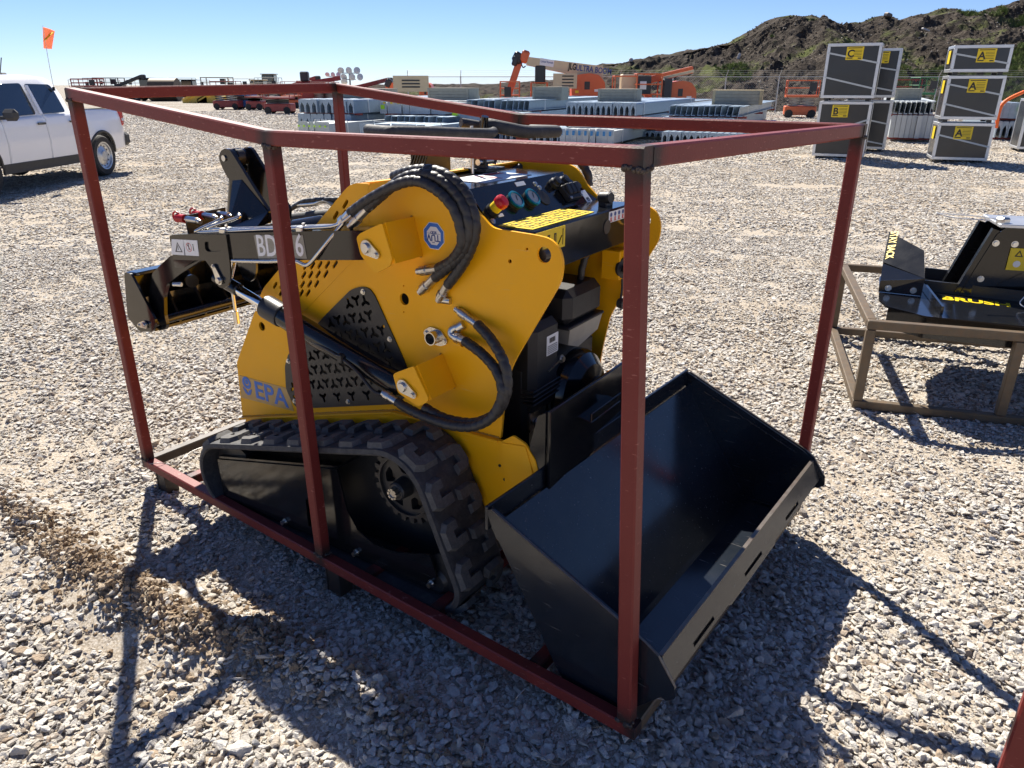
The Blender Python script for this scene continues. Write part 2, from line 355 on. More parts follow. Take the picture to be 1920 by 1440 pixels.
def gravel_mat():
    m = bpy.data.materials.new('gravel_ground'); m.use_nodes = True; nt = m.node_tree; L = nt.links; p = nt.nodes['Principled BSDF']
    tc = nd(nt, 'ShaderNodeTexCoord')
    def vor(sc, stops):
        v = nd(nt, 'ShaderNodeTexVoronoi'); v.inputs['Scale'].default_value = sc; L.new(tc.outputs['Object'], v.inputs['Vector'])
        r = nd(nt, 'ShaderNodeValToRGB'); e = r.color_ramp.elements; e[0].position = 0; e[0].color = stops[0]+(1,); e[1].position = 1; e[1].color = stops[-1]+(1,)
        for i, c_ in enumerate(stops[1:-1]): k = e.new((i+1)/(len(stops)-1)); k.color = c_+(1,)
        sx = nd(nt, 'ShaderNodeSeparateColor'); L.new(v.outputs['Color'], sx.inputs[0]); L.new(sx.outputs[0], r.inputs[0]); return v, r
    vf, rf_ = vor(15, [(.10, .085, .068), (.24, .21, .175), (.33, .30, .255), (.37, .34, .295), (.46, .43, .38)])      # far: stones, colours darkened for the shade between them
    vs_, rs_ = vor(190, [(.26, .215, .165), (.35, .30, .235), (.44, .385, .315), (.52, .475, .41)])                       # near: fine soil grit
    n = nd(nt, 'ShaderNodeTexNoise'); n.inputs['Scale'].default_value = 60; n.inputs['Detail'].default_value = 8; n.inputs['Roughness'].default_value = .7; L.new(tc.outputs['Object'], n.inputs['Vector'])
    sp = nd(nt, 'ShaderNodeSeparateXYZ'); L.new(tc.outputs['Object'], sp.inputs[0])
    mr = nd(nt, 'ShaderNodeMapRange'); mr.inputs[1].default_value = 24; mr.inputs[2].default_value = 40; L.new(sp.outputs[1], mr.inputs[0])
    mx = nd(nt, 'ShaderNodeMix', data_type='RGBA'); L.new(mr.outputs[0], mx.inputs[0]); L.new(rs_.outputs[0], mx.inputs[6]); L.new(rf_.outputs[0], mx.inputs[7])
    n2 = nd(nt, 'ShaderNodeTexNoise'); n2.inputs['Scale'].default_value = .22; n2.inputs['Detail'].default_value = 4; L.new(tc.outputs['Object'], n2.inputs['Vector'])
    tn = nd(nt, 'ShaderNodeMix', data_type='RGBA'); tn.blend_type = 'MULTIPLY'; tn.inputs[7].default_value = (.84, .79, .72, 1)
    m2 = nd(nt, 'ShaderNodeMapRange'); m2.inputs[1].default_value = .45; m2.inputs[2].default_value = .7; L.new(n2.outputs['Fac'], m2.inputs[0]); L.new(m2.outputs[0], tn.inputs[0]); L.new(mx.outputs[2], tn.inputs[6])
    L.new(tn.outputs[2], p.inputs['Base Color']); p.inputs['Roughness'].default_value = .95; p.inputs['Specular IOR Level'].default_value = .15
    b = nd(nt, 'ShaderNodeBump'); b.inputs['Strength'].default_value = .9; b.inputs['Distance'].default_value = .006
    L.new(n.outputs['Fac'], b.inputs['Height']); L.new(b.outputs[0], p.inputs['Normal'])
    return m
gme.materials.append(gravel_mat()); ground = bpy.data.objects.new('ground', gme); COL.objects.link(ground); ground['kind'] = 'structure'

def stone_mat(name, stops, rough=.85):
    m = bpy.data.materials.new(name); m.use_nodes = True; nt = m.node_tree; L = nt.links; p = nt.nodes['Principled BSDF']
    oi = nd(nt, 'ShaderNodeObjectInfo'); r = nd(nt, 'ShaderNodeValToRGB'); e = r.color_ramp.elements
    e[0].position = stops[0][0]; e[0].color = stops[0][1]+(1,); e[1].position = stops[-1][0]; e[1].color = stops[-1][1]+(1,)
    for q, c_ in stops[1:-1]: k = r.color_ramp.elements.new(q); k.color = c_+(1,)
    L.new(oi.outputs['Random'], r.inputs[0])
    tc = nd(nt, 'ShaderNodeTexCoord'); n = nd(nt, 'ShaderNodeTexNoise'); n.inputs['Scale'].default_value = 2.2; n.inputs['Detail'].default_value = 7; n.inputs['Roughness'].default_value = .7; L.new(tc.outputs['Object'], n.inputs['Vector'])
    mr = nd(nt, 'ShaderNodeMapRange'); mr.inputs[1].default_value = .3; mr.inputs[2].default_value = .7; mr.inputs[3].default_value = .72; mr.inputs[4].default_value = 1.18; L.new(n.outputs['Fac'], mr.inputs[0])
    mu = nd(nt, 'ShaderNodeMix', data_type='RGBA'); mu.blend_type = 'MULTIPLY'; mu.inputs[0].default_value = 1; L.new(r.outputs[0], mu.inputs[6]); L.new(mr.outputs[0], mu.inputs[7])
    L.new(mu.outputs[2], p.inputs['Base Color']); p.inputs['Roughness'].default_value = rough; p.inputs['Specular IOR Level'].default_value = .3
    b = nd(nt, 'ShaderNodeBump'); b.inputs['Strength'].default_value = .5; b.inputs['Distance'].default_value = .08; L.new(n.outputs['Fac'], b.inputs['Height']); L.new(b.outputs[0], p.inputs['Normal'])
    MATS[name] = m; return m
stone_mat('stone', [(0, (.27, .25, .23)), (.07, (.41, .315, .225)), (.2, (.51, .46, .395)), (.5, (.62, .575, .505)), (.75, (.69, .64, .565)), (.9, (.54, .525, .50)), (1, (.75, .71, .645))])
stone_mat('clod', [(0, (.27, .19, .12)), (.5, (.40, .30, .20)), (1, (.50, .40, .29))], .95)
def stones_collection(name, m, count, seed, npts, rough_=False):
    c = bpy.data.collections.new(name); rg = random.Random(seed)
    for i in range(count):
        bm = bmesh.new(); ax = (1, rg.uniform(.62, .95), rg.uniform(.34, .62)) if not rough_ else (1, rg.uniform(.8, 1), rg.uniform(.65, .95))
        for k in range(npts):
            u = rg.uniform(-1, 1); t = rg.uniform(0, 2*math.pi); q = math.sqrt(1-u*u); rr = rg.uniform(.8, 1.05)
            bm.verts.new((q*math.cos(t)*ax[0]*rr*.5, q*math.sin(t)*ax[1]*rr*.5, u*ax[2]*rr*.5))
        res = bmesh.ops.convex_hull(bm, input=bm.verts)
        bmesh.ops.delete(bm, geom=list({x for x in res['geom_interior']+res['geom_unused'] if isinstance(x, bmesh.types.BMVert)}), context='VERTS')
        if not rough_: bmesh.ops.bevel(bm, geom=list(bm.edges), offset=.028, segments=1, affect='EDGES', profile=.5)
        else:
            bmesh.ops.subdivide_edges(bm, edges=bm.edges, cuts=1)
            for v in bm.verts: v.co *= rg.uniform(.82, 1.15)
        bmesh.ops.triangulate(bm, faces=bm.faces)
        bmesh.ops.recalc_face_normals(bm, faces=bm.faces); me = bpy.data.meshes.new(name); bm.to_mesh(me); bm.free(); me.materials.append(MATS[m])
        o = bpy.data.objects.new('%s_%02d' % (name, i), me); c.objects.link(o)
    return c
def scatter(name, coll, nv, P, rot, scl, kind='stuff', label=None, cat=None):
    me = bpy.data.meshes.new(name); n = len(P); me.vertices.add(n); me.vertices.foreach_set('co', np.asarray(P, np.float32).ravel())
    for nm, arr in (('rot', rot), ('scl', scl)):
        a = me.attributes.new(nm, 'FLOAT_VECTOR', 'POINT'); a.data.foreach_set('vector', np.asarray(arr, np.float32).ravel())
    a = me.attributes.new('idx', 'INT', 'POINT'); a.data.foreach_set('value', RNG.integers(0, nv, n).astype(np.int32))
    o = bpy.data.objects.new(name, me); COL.objects.link(o); o['kind'] = kind
    if label: o['label'] = label; o['category'] = cat
    ng = bpy.data.node_groups.new(name, 'GeometryNodeTree'); ng.interface.new_socket('Geometry', in_out='INPUT', socket_type='NodeSocketGeometry'); ng.interface.new_socket('Geometry', in_out='OUTPUT', socket_type='NodeSocketGeometry')
    gi = ng.nodes.new('NodeGroupInput'); go = ng.nodes.new('NodeGroupOutput'); ip = ng.nodes.new('GeometryNodeInstanceOnPoints'); ci = ng.nodes.new('GeometryNodeCollectionInfo')
    ci.inputs['Collection'].default_value = coll; ci.inputs['Separate Children'].default_value = True; ci.inputs['Reset Children'].default_value = True
    def na(nm, t): q = ng.nodes.new('GeometryNodeInputNamedAttribute'); q.data_type = t; q.inputs['Name'].default_value = nm; return q.outputs['Attribute']
    ip.inputs['Pick Instance'].default_value = True
    ng.links.new(gi.outputs[0], ip.inputs['Points']); ng.links.new(ci.outputs[0], ip.inputs['Instance']); ng.links.new(na('idx', 'INT'), ip.inputs['Instance Index'])
    ng.links.new(na('rot', 'FLOAT_VECTOR'), ip.inputs['Rotation']); ng.links.new(na('scl', 'FLOAT_VECTOR'), ip.inputs['Scale']); ng.links.new(ip.outputs[0], go.inputs[0])
    md = o.modifiers.new('scatter', 'NODES'); md.node_group = ng; return o
STN = 22; stone_coll = stones_collection('gravel_stone', 'stone', STN, 3, 11)
CLN = 8; clod_coll = stones_collection('soil_clod', 'clod', CLN, 5, 14, True)
def fan(r0, r1, dens, half=46):
    ar = .5*R(2*half)*(r1*r1-r0*r0); n = int(ar*dens)
    r = np.sqrt(RNG.uniform(r0*r0, r1*r1, n)); a = RNG.uniform(-R(half), R(half), n)
    return r*np.sin(a), r*np.cos(a)
PX, PY, PS = [], [], []
for r0, r1, dens, s0, s1 in ((.35, 4.2, 4300, .020, .054), (.35, 4.2, 8500, .007, .018), (4.2, 9, 2700, .022, .055), (4.2, 9, 2200, .012, .022), (9, 17, 900, .032, .072), (17, 34, 290, .05, .11), (34, 52, 60, .09, .17)):
    x, y = fan(r0, r1, dens, 46 if r1 > 5 else 62)
    s = s0+(s1-s0)*RNG.beta(1.3, 2.4, len(x))
    PX.append(x); PY.append(y); PS.append(s)
# a few larger lumps of rock lying on top
x, y = fan(.5, 7, 7, 50); PX.append(x); PY.append(y); PS.append(RNG.uniform(.05, .085, len(x)))
x, y, s = map(np.concatenate, (PX, PY, PS))
soil = vnoise(x*1.3+7, y*1.3, 21)*.6+vnoise(x*4, y*4, 22)*.4          # thinner stone where soil shows
d, t = ridge_d(x, y)
keep = RNG.uniform(0, 1, len(x)) < np.clip(1.2-.75*np.clip((soil-.62)/.2, 0, 1)*np.where(s > .02, 1, .1), .42, 1)
keep &= ~((d < .085) & (t > .1) & (t < .66) & (RNG.uniform(0, 1, len(x)) < .75))
s = np.where(soil > .6, s*.8, s)
x, y, s = x[keep], y[keep], s[keep]; z = ground_h(x, y)+s*RNG.uniform(.04, .26, len(x))
dist = np.hypot(x, y); ra = np.interp(dist, [2, 5, 12], [.30, .22, .15])
rot = np.stack([RNG.normal(0, 1, len(x))*ra, RNG.normal(0, 1, len(x))*ra, RNG.uniform(0, 6.28, len(x))], -1)
scl = s[:, None]*RNG.uniform(.8, 1.25, (len(x), 3)); scl[:, 2] *= np.interp(dist, [2, 6, 14], [.85, .72, .6])
scatter('gravel', stone_coll, STN, np.stack([x, y, z], -1), rot, scl, label='pale crushed limestone gravel covering the whole yard', cat='gravel')
# crumbly soil turned up along the wheel rut
k = 8000; seg = RNG.integers(0, len(RIDGE)-1, k); tt = RNG.uniform(0, 1, k); Rg = np.array(RIDGE)
c0 = Rg[seg]+(Rg[seg+1]-Rg[seg])*tt[:, None]; gt = (seg+tt)/(len(RIDGE)-1)
c0 = c0+RNG.normal(0, 1, (k, 2))*np.interp(gt, [0, .3, .5, .65, 1], [.06, .08, .095, .08, .05])[:, None]
kp = RNG.uniform(0, 1, k) < np.interp(gt, [0, .1, .2, .5, .62, .75, 1], [.2, .5, 1, 1, .8, .25, .15]); c0 = c0[kp]; k = len(c0)
s = .006+.045*RNG.beta(1.0, 4.5, k); z = ground_h(c0[:, 0], c0[:, 1])+s*.25
scatter('soil_clods', clod_coll, CLN, np.column_stack([c0, z]), RNG.uniform(0, 6.28, (k, 3)), s[:, None]*RNG.uniform(.85, 1.2, (k, 3)), label='brown crumbly soil clods turned up along the gravel at left', cat='soil')
# ---------------------------------------------------------------- red transport frame
def rail(name, p0, p1, parent, w=.04, burn=(1, 1), mids=(), m='red_primer', bl=.04):
    p0, p1 = Vector(p0), Vector(p1); d = p1-p0; Ln = d.length; d.normalize(); up = Vector((0, 0, 1)) if abs(d.z) < .8 else Vector((1, 0, 0))
    y = up.cross(d).normalized(); z = d.cross(y); h = w/2; c = w*.10; n = max(2, int(Ln/.022)); sec = []
    for sx, sy in ((1, 1), (-1, 1), (-1, -1), (1, -1)):
        for a, b in (((h, h-c), (h-c, h)) if sx*sy > 0 else ((h-c, h), (h, h-c))): sec.append((sx*a, sy*b))
    mb = MB(); V_ = []; bn = []
    for i in range(n+1):
        t = i/n*Ln
        b = max([burn[0]*math.exp(-(t/bl)**2), burn[1]*math.exp(-((Ln-t)/bl)**2)]+[k*math.exp(-((t-q*Ln)/bl)**2) for q, k in mids])
        for a, e in sec: V_.append(p0+d*t+y*a+z*e); bn.append(b)
    k = 8; Fc = [(i*k+j, i*k+(j+1) % k, (i+1)*k+(j+1) % k, (i+1)*k+j) for i in range(n) for j in range(k)]+[list(range(k))[::-1], list(range(n*k, n*k+k))]
    mb.add(V_, Fc); o = mb.build(name, m, parent)
    at = o.data.attributes.new('burn', 'FLOAT', 'POINT'); at.data.foreach_set('value', bn); return o
frame = thing('transport_frame', 'red primed square-tube transport frame standing around the yellow skid steer', 'frame', CR.w(0, 0), CR_ANG)
FL, WA, WM, WD = 2.36, 1.25, 1.30, 1.36; t = .04; h = .02
TOP = {'A': 1.588, 'M': 1.484, 'D': 1.494, 'B': 1.604, 'N': 1.490, 'C': 1.484}; zb = .10; UM = 1.16
def wv(u): return WA+(WD-WA)*u/FL
rail('bottom_rail', (0, h, zb), (FL, h, zb), frame, mids=((UM/FL, .9), (.85, .4)))
rail('bottom_rail', (0, WA-h, zb), (FL, WD-h, zb), frame, mids=((UM/FL, .9),))
rail('bottom_rail', (h, t, zb), (h, WA-t, zb), frame, m='dark_steel'); rail('bottom_rail', (FL-h, t, zb), (FL-h, WD-t, zb), frame, m='rust_frame')
for x, y in ((663, 1099), (792, 1166)):
    u = CR.Zp(x, y, .1).x; rail('cross_bar', (u, t, zb-.001), (u, wv(u)-t, zb-.001), frame)
for u in (.30, 2.03): rail('cross_bar', (u, t, zb-.001), (u, wv(u)-t, zb-.001), frame)
TP = {'A': (.045, h), 'M': (1.145, h), 'D': (2.262, h), 'B': (h, WA-h), 'N': (1.09, 1.27-h), 'C': (FL-h, WD-h)}     # the welded top sits a little out of square
for k, u, v, in (('A', h, h), ('M', UM, h), ('D', FL-h-.012, h), ('B', h, WA-h), ('N', UM-.03, wv(UM)-h), ('C', FL-h, WD-h)):
    rail('post', (u, v, zb+h), TP[k]+(TOP[k]-t,), frame, w=.039, bl=.05)
for a, b, c_ in ('AMD', 'BNC'):
    A3, M3, D3 = [Vector(TP[k]+(TOP[k]-h,)) for k in (a, b, c_)]; e = Vector((h, 0, 0))
    rail('top_rail', A3-e, M3, frame, mids=((.92, .25),)); rail('top_rail', M3, D3+e, frame)
for a, b in ('AB', 'DC'):
    A3, B3 = Vector(TP[a]+(TOP[a]-h,)), Vector(TP[b]+(TOP[b]-h,)); d_ = (B3-A3).normalized()*.021; rail('top_rail', A3+d_, B3-d_, frame)
for u, v in ((.13, .03), (1.22, .03), (.13, WA-.03), (1.22, wv(1.22)-.03), (2.25, WD-.03)):
    mb = MB()
    for du in (-.032, .032): mb.box((u+du, v, .035), (.005, .055, .088), bev=.001)
    mb.box((u, v-.022, .035), (.06, .005, .088)); mb.build('foot', 'dark_steel', frame)
for k, u, v in (('A', h, h), ('M', UM, h), ('D', FL-h-.012, h), ('B', h, WA-h), ('N', UM-.03, wv(UM)-h), ('C', FL-h, WD-h)):
    for (uu, vv), zz in (((u, v), zb+.021), (TP[k], TOP[k]-.041)):
        mb = MB(); rg = random.Random(k+str(zz)); sg = -1 if vv < .5 else 1
        for i in range(22):
            if i % 2: p = (uu+rg.uniform(-.02, .02), vv+sg*.0195, zz+rg.uniform(-.004, .004))
            else: p = (uu+rg.choice((-.0195, .0195)), vv+rg.uniform(-.02, .02), zz+rg.uniform(-.004, .004))
            mb.ball(p, rg.uniform(.003, .0065), 7, 5)
        mb.build('weld_bead', 'weld', frame)
# ---------------------------------------------------------------- the skid steer
sk_ = thing('mini_skid_steer', 'yellow tracked mini skid steer with black loader arms inside the red frame', 'skid steer', MA.w(0, 0), MA_ANG)
NP, NF, NC = .25, .90, .575
side = lambda a, b, t_: (a, t_, b)
def PR(pts, n=NP): return MA.prof(pts, n)
def PV(x, y, n): return MA.V(x, y, n)
Z2 = lambda x, y: (600+x/2.88, 220+y/2.88)
Z3 = lambda x, y: (400+x/3.6, 450+y/3.6)
Z4 = lambda x, y: (700+x/3.428, 480+y/3.428)
Z5 = lambda x, y: (340+x/3.097, 750+y/3.097)
Z1 = lambda x, y: (200+x/3.6, 250+y/3.6)
K7 = lambda x, y: (860+x/4.8, 300+y/4.8)
QZ = lambda x, y: (220+x/6, 400+y/6)
TZ = lambda x, y: (380+x/6, 270+y/6)
RZ = lambda x, y: (940+x/4.235, 560+y/4.235)
# side plates
outl = rounded(PR([(692, 346), (745, 334), (800, 330), (868, 350), (893, 393), (923, 428), (1005, 441), (1030, 447), (1048, 463), (1056, 490), (1053, 527), (1027, 571), (968, 671), (956, 697), (943, 772), (939, 822), (742, 769), (455, 781), (444, 680), (478, 583), (540, 598), (575, 580), (661, 490), (692, 430)]),
               [.002, .05, .05, .05, .005, .02, .03, .03, .04, .04, .05, .03, .03, .02, .03, .004, .01, .004, .01, .004, .001, .001, .001, .001])
gr_px = [(667, 540), (680, 537), (694, 540), (704, 553), (757, 670), (765, 690), (760, 745), (742, 757), (594, 764), (558, 764), (549, 752), (538, 728), (536, 686), (542, 664), (578, 628), (608, 594), (658, 544)]
gr = PR(gr_px); gc = Vector((sum(p[0] for p in gr)/len(gr), sum(p[1] for p in gr)/len(gr)))
def hole(x, y, r, n=NP, k=20): q = PV(x, y, n); return circle((q.x, q.z), r, k)
opening = [tuple(gc+(Vector(p)-gc)*.90) for p in gr]
holes = [opening, hole(758, 561, .019), hole(1020, 478, .022), hole(956, 490, .006, k=10), hole(988, 467, .004, k=8), hole(757, 536, .003, k=8), hole(757, 585, .003, k=8), hole(491, 612, .017), hole(866, 646, .008, k=10)]
for n0, n1 in ((NP, NP+.009), (NF, NF-.009)):
    MB().plate([outl]+holes, side, n0, n1).build('side_plate', 'yellow', sk_)
# slotted hood sides
hood = PR([(480, 582), (491, 543), (594, 419), (645, 357), (654, 348), (667, 343), (691, 345), (691, 430), (660.5, 490), (574.5, 579.5), (540, 597)])
hood = rounded(hood, [.004, .03, .01, .03, .03, .03, .002, .002, .002, .002, .002])
sl = [Z3(*q) for q in ((820, 165), (768, 168), (717, 168), (668, 172), (620, 176), (757, 230), (705, 232), (655, 234), (608, 237), (695, 296), (648, 297), (600, 300), (550, 303), (415, 307), (460, 307), (505, 305), (637, 358), (592, 358), (455, 357), (500, 357), (545, 357))]+[(647, 383), (629, 404), (644, 402), (560, 236+240), (612, 455), (626, 440)]
def slot(c_, ln, wd, ang, n=6):
    o = []
    for sg in (1, -1):
        for i in range(n+1):
            a = math.pi*(i/n)-math.pi/2; o.append((sg*(ln/2-wd/2+wd/2*math.cos(a)), sg*(wd/2*math.sin(a))))
    return [(c_[0]+x*math.cos(ang)-y*math.sin(ang), c_[1]+x*math.sin(ang)+y*math.cos(ang)) for x, y in o]
slots = [slot(q, .037, .0115, R(48)) for q in PR(sl)]
for n0, n1 in ((NP+.001, NP+.008), (NF-.001, NF-.008)):
    MB().plate([hood]+slots, side, n0, n1).build('hood_side', 'yellow', sk_)
# front cover folded over the slope, and the nose below
fr = [PV(x, y, NP) for x, y in ((456, 779), (445, 680), (479, 583), (492, 543), (594, 419), (650, 351), (668, 344), (745, 336))]
mb = MB()
for a, b in zip(fr, fr[1:]):
    d = Vector((b.x-a.x, 0, b.z-a.z)).normalized(); nn = Vector((d.z, 0, -d.x))*.006
    A, B = Vector((a.x, 0, a.z)), Vector((b.x, 0, b.z)); P = [A, B, B+nn, A+nn]
    mb.add([Vector((p.x, n, p.z)) for n in (NP+.010, NF-.010) for p in P], [(0, 1, 2, 3), (7, 6, 5, 4), (0, 4, 5, 1), (2, 6, 7, 3), (0, 3, 7, 4), (1, 5, 6, 2)])
mb.build('front_cover', 'yellow', sk_)
# deck, console, cross beam
CB, CTp = Vector((1.183, .26, 1.235)), Vector((1.101, .26, 1.33)); cn = Vector((.095, 0, .082)).normalized(); cs = Vector((-.082, 0, .095)).normalized()
MB().box((.93, .53, 1.322), (.34, .535, .014), bev=.003).build('deck_plate', 'black', sk_)
mb = MB(); n0, n1, n2 = .262, .885, .775; th = cn*.008
P = [Vector((CB.x, n0, CB.z)), Vector((CB.x, n1, CB.z)), Vector((CTp.x, n2, CTp.z)), Vector((CTp.x, n0, CTp.z))]
mb.add(P+[p-th for p in P], [(0, 1, 2, 3), (7, 6, 5, 4), (0, 4, 5, 1), (1, 5, 6, 2), (2, 6, 7, 3), (3, 7, 4, 0)]); console = mb.build('console_panel', 'black', sk_)
mb = MB(); mb.add([Vector((1.095, n2, 1.325)), Vector((1.177, n1, 1.23)), Vector((1.0, n1, 1.23)), Vector((1.0, n2, 1.325))], [(0, 1, 2, 3)]); mb.build('console_cheek', 'black', sk_)
mb = MB(); mb.box((1.2515, .575, 1.173), (.137, .622, .124), bev=.004); beam = mb.build('cross_beam', 'black', sk_)
def on_con(x, y, lift=0.): q = MA.hit(x, y, tuple(CB), tuple(cn)); return Vector(q)+cn*lift
q = on_con(922.5, 396)
es = MB().cyl(q, q+cn*.012, .021, 20).build('emergency_stop', 'black_satin', sk_)
MB().cyl(q+cn*.012, q+cn*.032, .017, 20).build('stop_collar', 'yellow_print', es)
MB().lathe([(.0, .056), (.012, .056), (.019, .052), (.021, .044), (.020, .034), (.012, .032)], q, cn, 24).build('stop_button', 'red_plastic', es)
for x, y in ((962, 380), (993, 375)):
    q = on_con(x, y); gp = MB().lathe([(.027, 0), (.027, .010)], q, cn, 28).build('gauge', 'black_satin', sk_)
    MB().lathe([(.027, .010), (.029, .012), (.029, .018), (.025, .020), (.022, .018)], q, cn, 28).build('gauge_ring', 'teal', gp)
    MB().lathe([(0, .0165), (.0225, .0165)], q, cn, 28).build('gauge_glass', 'gauge_glass', gp)
    MB().bar(q+cn*.0175-cs*.004, q+cn*.0175+cs*.013+Vector((0, .008, 0)), .002, .001, up=cn).build('gauge_needle', 'black_print', gp)
q = on_con(1019, 371); MB().cyl(q+cn*.0005, q+cn*.003, .026, 26).build('blanking_plug', 'plastic', sk_)
q = on_con(1084, 347); MB().cyl(q, q+cn*.003, .013, 20).build('round_cap', 'plastic', sk_)
rc = Matrix((cs, Vector((0, 1, 0)), cs.cross(Vector((0, 1, 0))))).transposed()
q = on_con(1066, 364); sw = MB().box(q+cn*.010, (.055, .085, .020), rc, .003).build('switch_block', 'plastic', sk_)
for i in range(3): MB().box(q+cn*.024+Vector((0, -.026+.026*i, 0))+cs*.006, (.038, .022, .012), rc@Matrix.Rotation(.15, 3, 'Y'), .003).build('rocker_switch', 'plastic', sw)
for dy in (-.034, .034): hexbolt(MB(), q+cn*.02-cs*.023+Vector((0, dy, 0)), cn, .0035).build('screw', 'zinc', sw)
for x, y in ((1037, 346), (1053, 343)):
    q = on_con(x, y); pc = MB().lathe([(.018, 0), (.018, .012), (.014, .016), (.014, .026), (0, .027)], q, cn, 20).build('power_socket', 'plastic', sk_)
for x, y in ((924, 415), (1003, 345), (1011, 352)): hexbolt(MB(), on_con(x, y), cn, .006, .004).build('console_bolt', 'zinc', sk_)
def decal(pts, m, parent, th=.0012, name='decal'):
    """a flat sticker from four corner points"""
    P = [Vector(p) for p in pts]; n = (P[1]-P[0]).cross(P[3]-P[0]).normalized()*th
    return MB().add(P+[p+n for p in P], [(0, 3, 2, 1), (4, 5, 6, 7), (0, 1, 5, 4), (1, 2, 6, 5), (2, 3, 7, 6), (3, 0, 4, 7)]).build(name, m, parent)
def con_rect(x, y, wn_, hs, m, lift=.0006):
    q = on_con(x, y, lift); Y = Vector((0, 1, 0)); a, b = Y*wn_/2, cs*hs/2; return decal([q-a-b, q+a-b, q+a+b, q-a+b], m, sk_), q
con_rect(938, 404, .026, .010, 'white_print'); dl, q = con_rect(1099, 369, .034, .050, 'white_print')
text('95', .022, 'black_print', dl, q+cn*.0015-cs*.018+Vector((0, -.012, 0)), (0, 1, 0), cs)
con_rect(975, 345, .05, .014, 'white_print')
# the ledge with its yellow stickers
yd = decal([(1.187, .285, 1.2355), (1.30, .285, 1.2355), (1.30, .64, 1.2355), (1.187, .64, 1.2355)], 'yellow_print', beam)
mb = MB()
for i in range(7): mb.box((1.2435, .30+.053*i, 1.2375), (.10, .0022, .0006))
for m_ in (1.20, 1.243, 1.287): mb.box((m_, .4625, 1.2375), (.002, .33, .0006))
for i in range(6):
    for m_ in (1.221, 1.266): mb.bar((m_-.010, .312+.053*i, 1.2376), (m_+.008, .337+.053*i, 1.2376), .004, .0006); mb.box((m_+.004, .325+.053*i, 1.2376), (.004, .022, .0006))
mb.build('pictogram', 'black_print', yd)
yd = decal([(1.3205, .268, 1.170), (1.3205, .425, 1.170), (1.3205, .425, 1.230), (1.3205, .268, 1.230)], 'yellow_print', beam)
for y in (.29, .33, .365): MB().plate([[(y-.002, 1.177), (y+.010, 1.177), (y+.010, 1.216), (y-.002, 1.216)], [(y+.002, 1.181), (y+.006, 1.181), (y+.006, 1.212), (y+.002, 1.212)]], lambda a_, b_, t_: (t_, a_, b_), 1.3218, 1.3225).build('pictogram', 'black_print', yd)
MB().bar((1.3222, .385, 1.182), (1.3222, .405, 1.205), .0006, .004, up=(1, 0, 0)).build('pictogram', 'black_print', yd); MB().box((1.3222, .412, 1.2), (.0006, .004, .045)).build('pictogram', 'black_print', yd)
wd_ = decal([(1.3205, .70, 1.195), (1.3205, .845, 1.195), (1.3205, .845, 1.229), (1.3205, .70, 1.229)], 'white_print', beam)
mb = MB()
for i in range(5): mb.bar((1.3222, .706+.028*i, 1.199), (1.3222, .722+.028*i, 1.199), .0006, .006, up=(1, 0, 0)); mb.box((1.3222, .714+.028*i, 1.205), (.0006, .008, .012))
mb.build('red_marks', 'red_print', wd_)
mb = MB()
for i in range(5): mb.cyl((1.3216, .714+.028*i, 1.219), (1.3224, .714+.028*i, 1.219), .007, 12)
mb.build('blue_marks', 'navy_print', wd_)
MB().cyl((1.319, .69, 1.185), (1.3225, .69, 1.185), .022, 22).build('beam_plug', 'black_satin', beam)
q = MA.hit(1122, 378, (1.25, 0, 1.25), (1, 0, 0)); kn = MB().lathe([(0, .03), (.016, .03), (.018, .024), (.018, -.012), (.012, -.02)], (1.27, q.y, 1.262), (1, -.25, .1), 22).build('key_switch', 'plastic', sk_)
MB().box((1.27, q.y+.012, 1.243), (.03, .05, .02), bev=.003).build('switch_bracket', 'plastic', kn)
# grille with three-armed cut-outs
def yhole(c_, a0, r=.0118, w=.0040):
    o = []
    for k in range(3):
        a = a0+k*2*math.pi/3; dx, dy = math.cos(a), math.sin(a); px_, py_ = -dy, dx
        o += [(c_[0]+dx*r-px_*w, c_[1]+dy*r-py_*w), (c_[0]+dx*(r+w*.8)-px_*w*.4, c_[1]+dy*(r+w*.8)-py_*w*.4), (c_[0]+dx*(r+w*.8)+px_*w*.4, c_[1]+dy*(r+w*.8)+py_*w*.4), (c_[0]+dx*r+px_*w, c_[1]+dy*r+py_*w)]
        b = a+math.pi/3; o.append((c_[0]+math.cos(b)*w*1.15, c_[1]+math.sin(b)*w*1.15))
    return o
def inside(p, poly):
    c_ = False; j = len(poly)-1
    for i in range(len(poly)):
        a, b = poly[i], poly[j]
        if (a[1] > p[1]) != (b[1] > p[1]) and p[0] < (b[0]-a[0])*(p[1]-a[1])/(b[1]-a[1])+a[0]: c_ = not c_
        j = i
    return c_
def edge_d(p, poly):
    d_ = 9
    for a, b in zip(poly, poly[1:]+poly[:1]):
        a, b, q = Vector(a), Vector(b), Vector(p); t_ = max(0, min(1, (q-a).dot(b-a)/max(1e-9, (b-a).length_squared))); d_ = min(d_, (a+(b-a)*t_-q).length)
    return d_
tilt = math.atan2(gr[8][1]-gr[7][1], gr[8][0]-gr[7][0])+math.pi; yh = []
for i in range(-24, 25):
    for j in range(-16, 17):
        fl2 = (i+j) % 2; x, y = i*.0385, j*.0540+(.006 if fl2 else -.006)
        c_ = (gc.x+x*math.cos(tilt)-y*math.sin(tilt), gc.y+x*math.sin(tilt)+y*math.cos(tilt))
        if inside(c_, gr) and edge_d(c_, gr) > .031: yh.append(yhole(c_, tilt+(-math.pi/2 if fl2 else math.pi/2), .0172, .0056))
grl = MB().plate([rounded(gr, .012)]+yh, side, NP-.005, NP-.001).build('side_grille', 'black_satin', sk_)
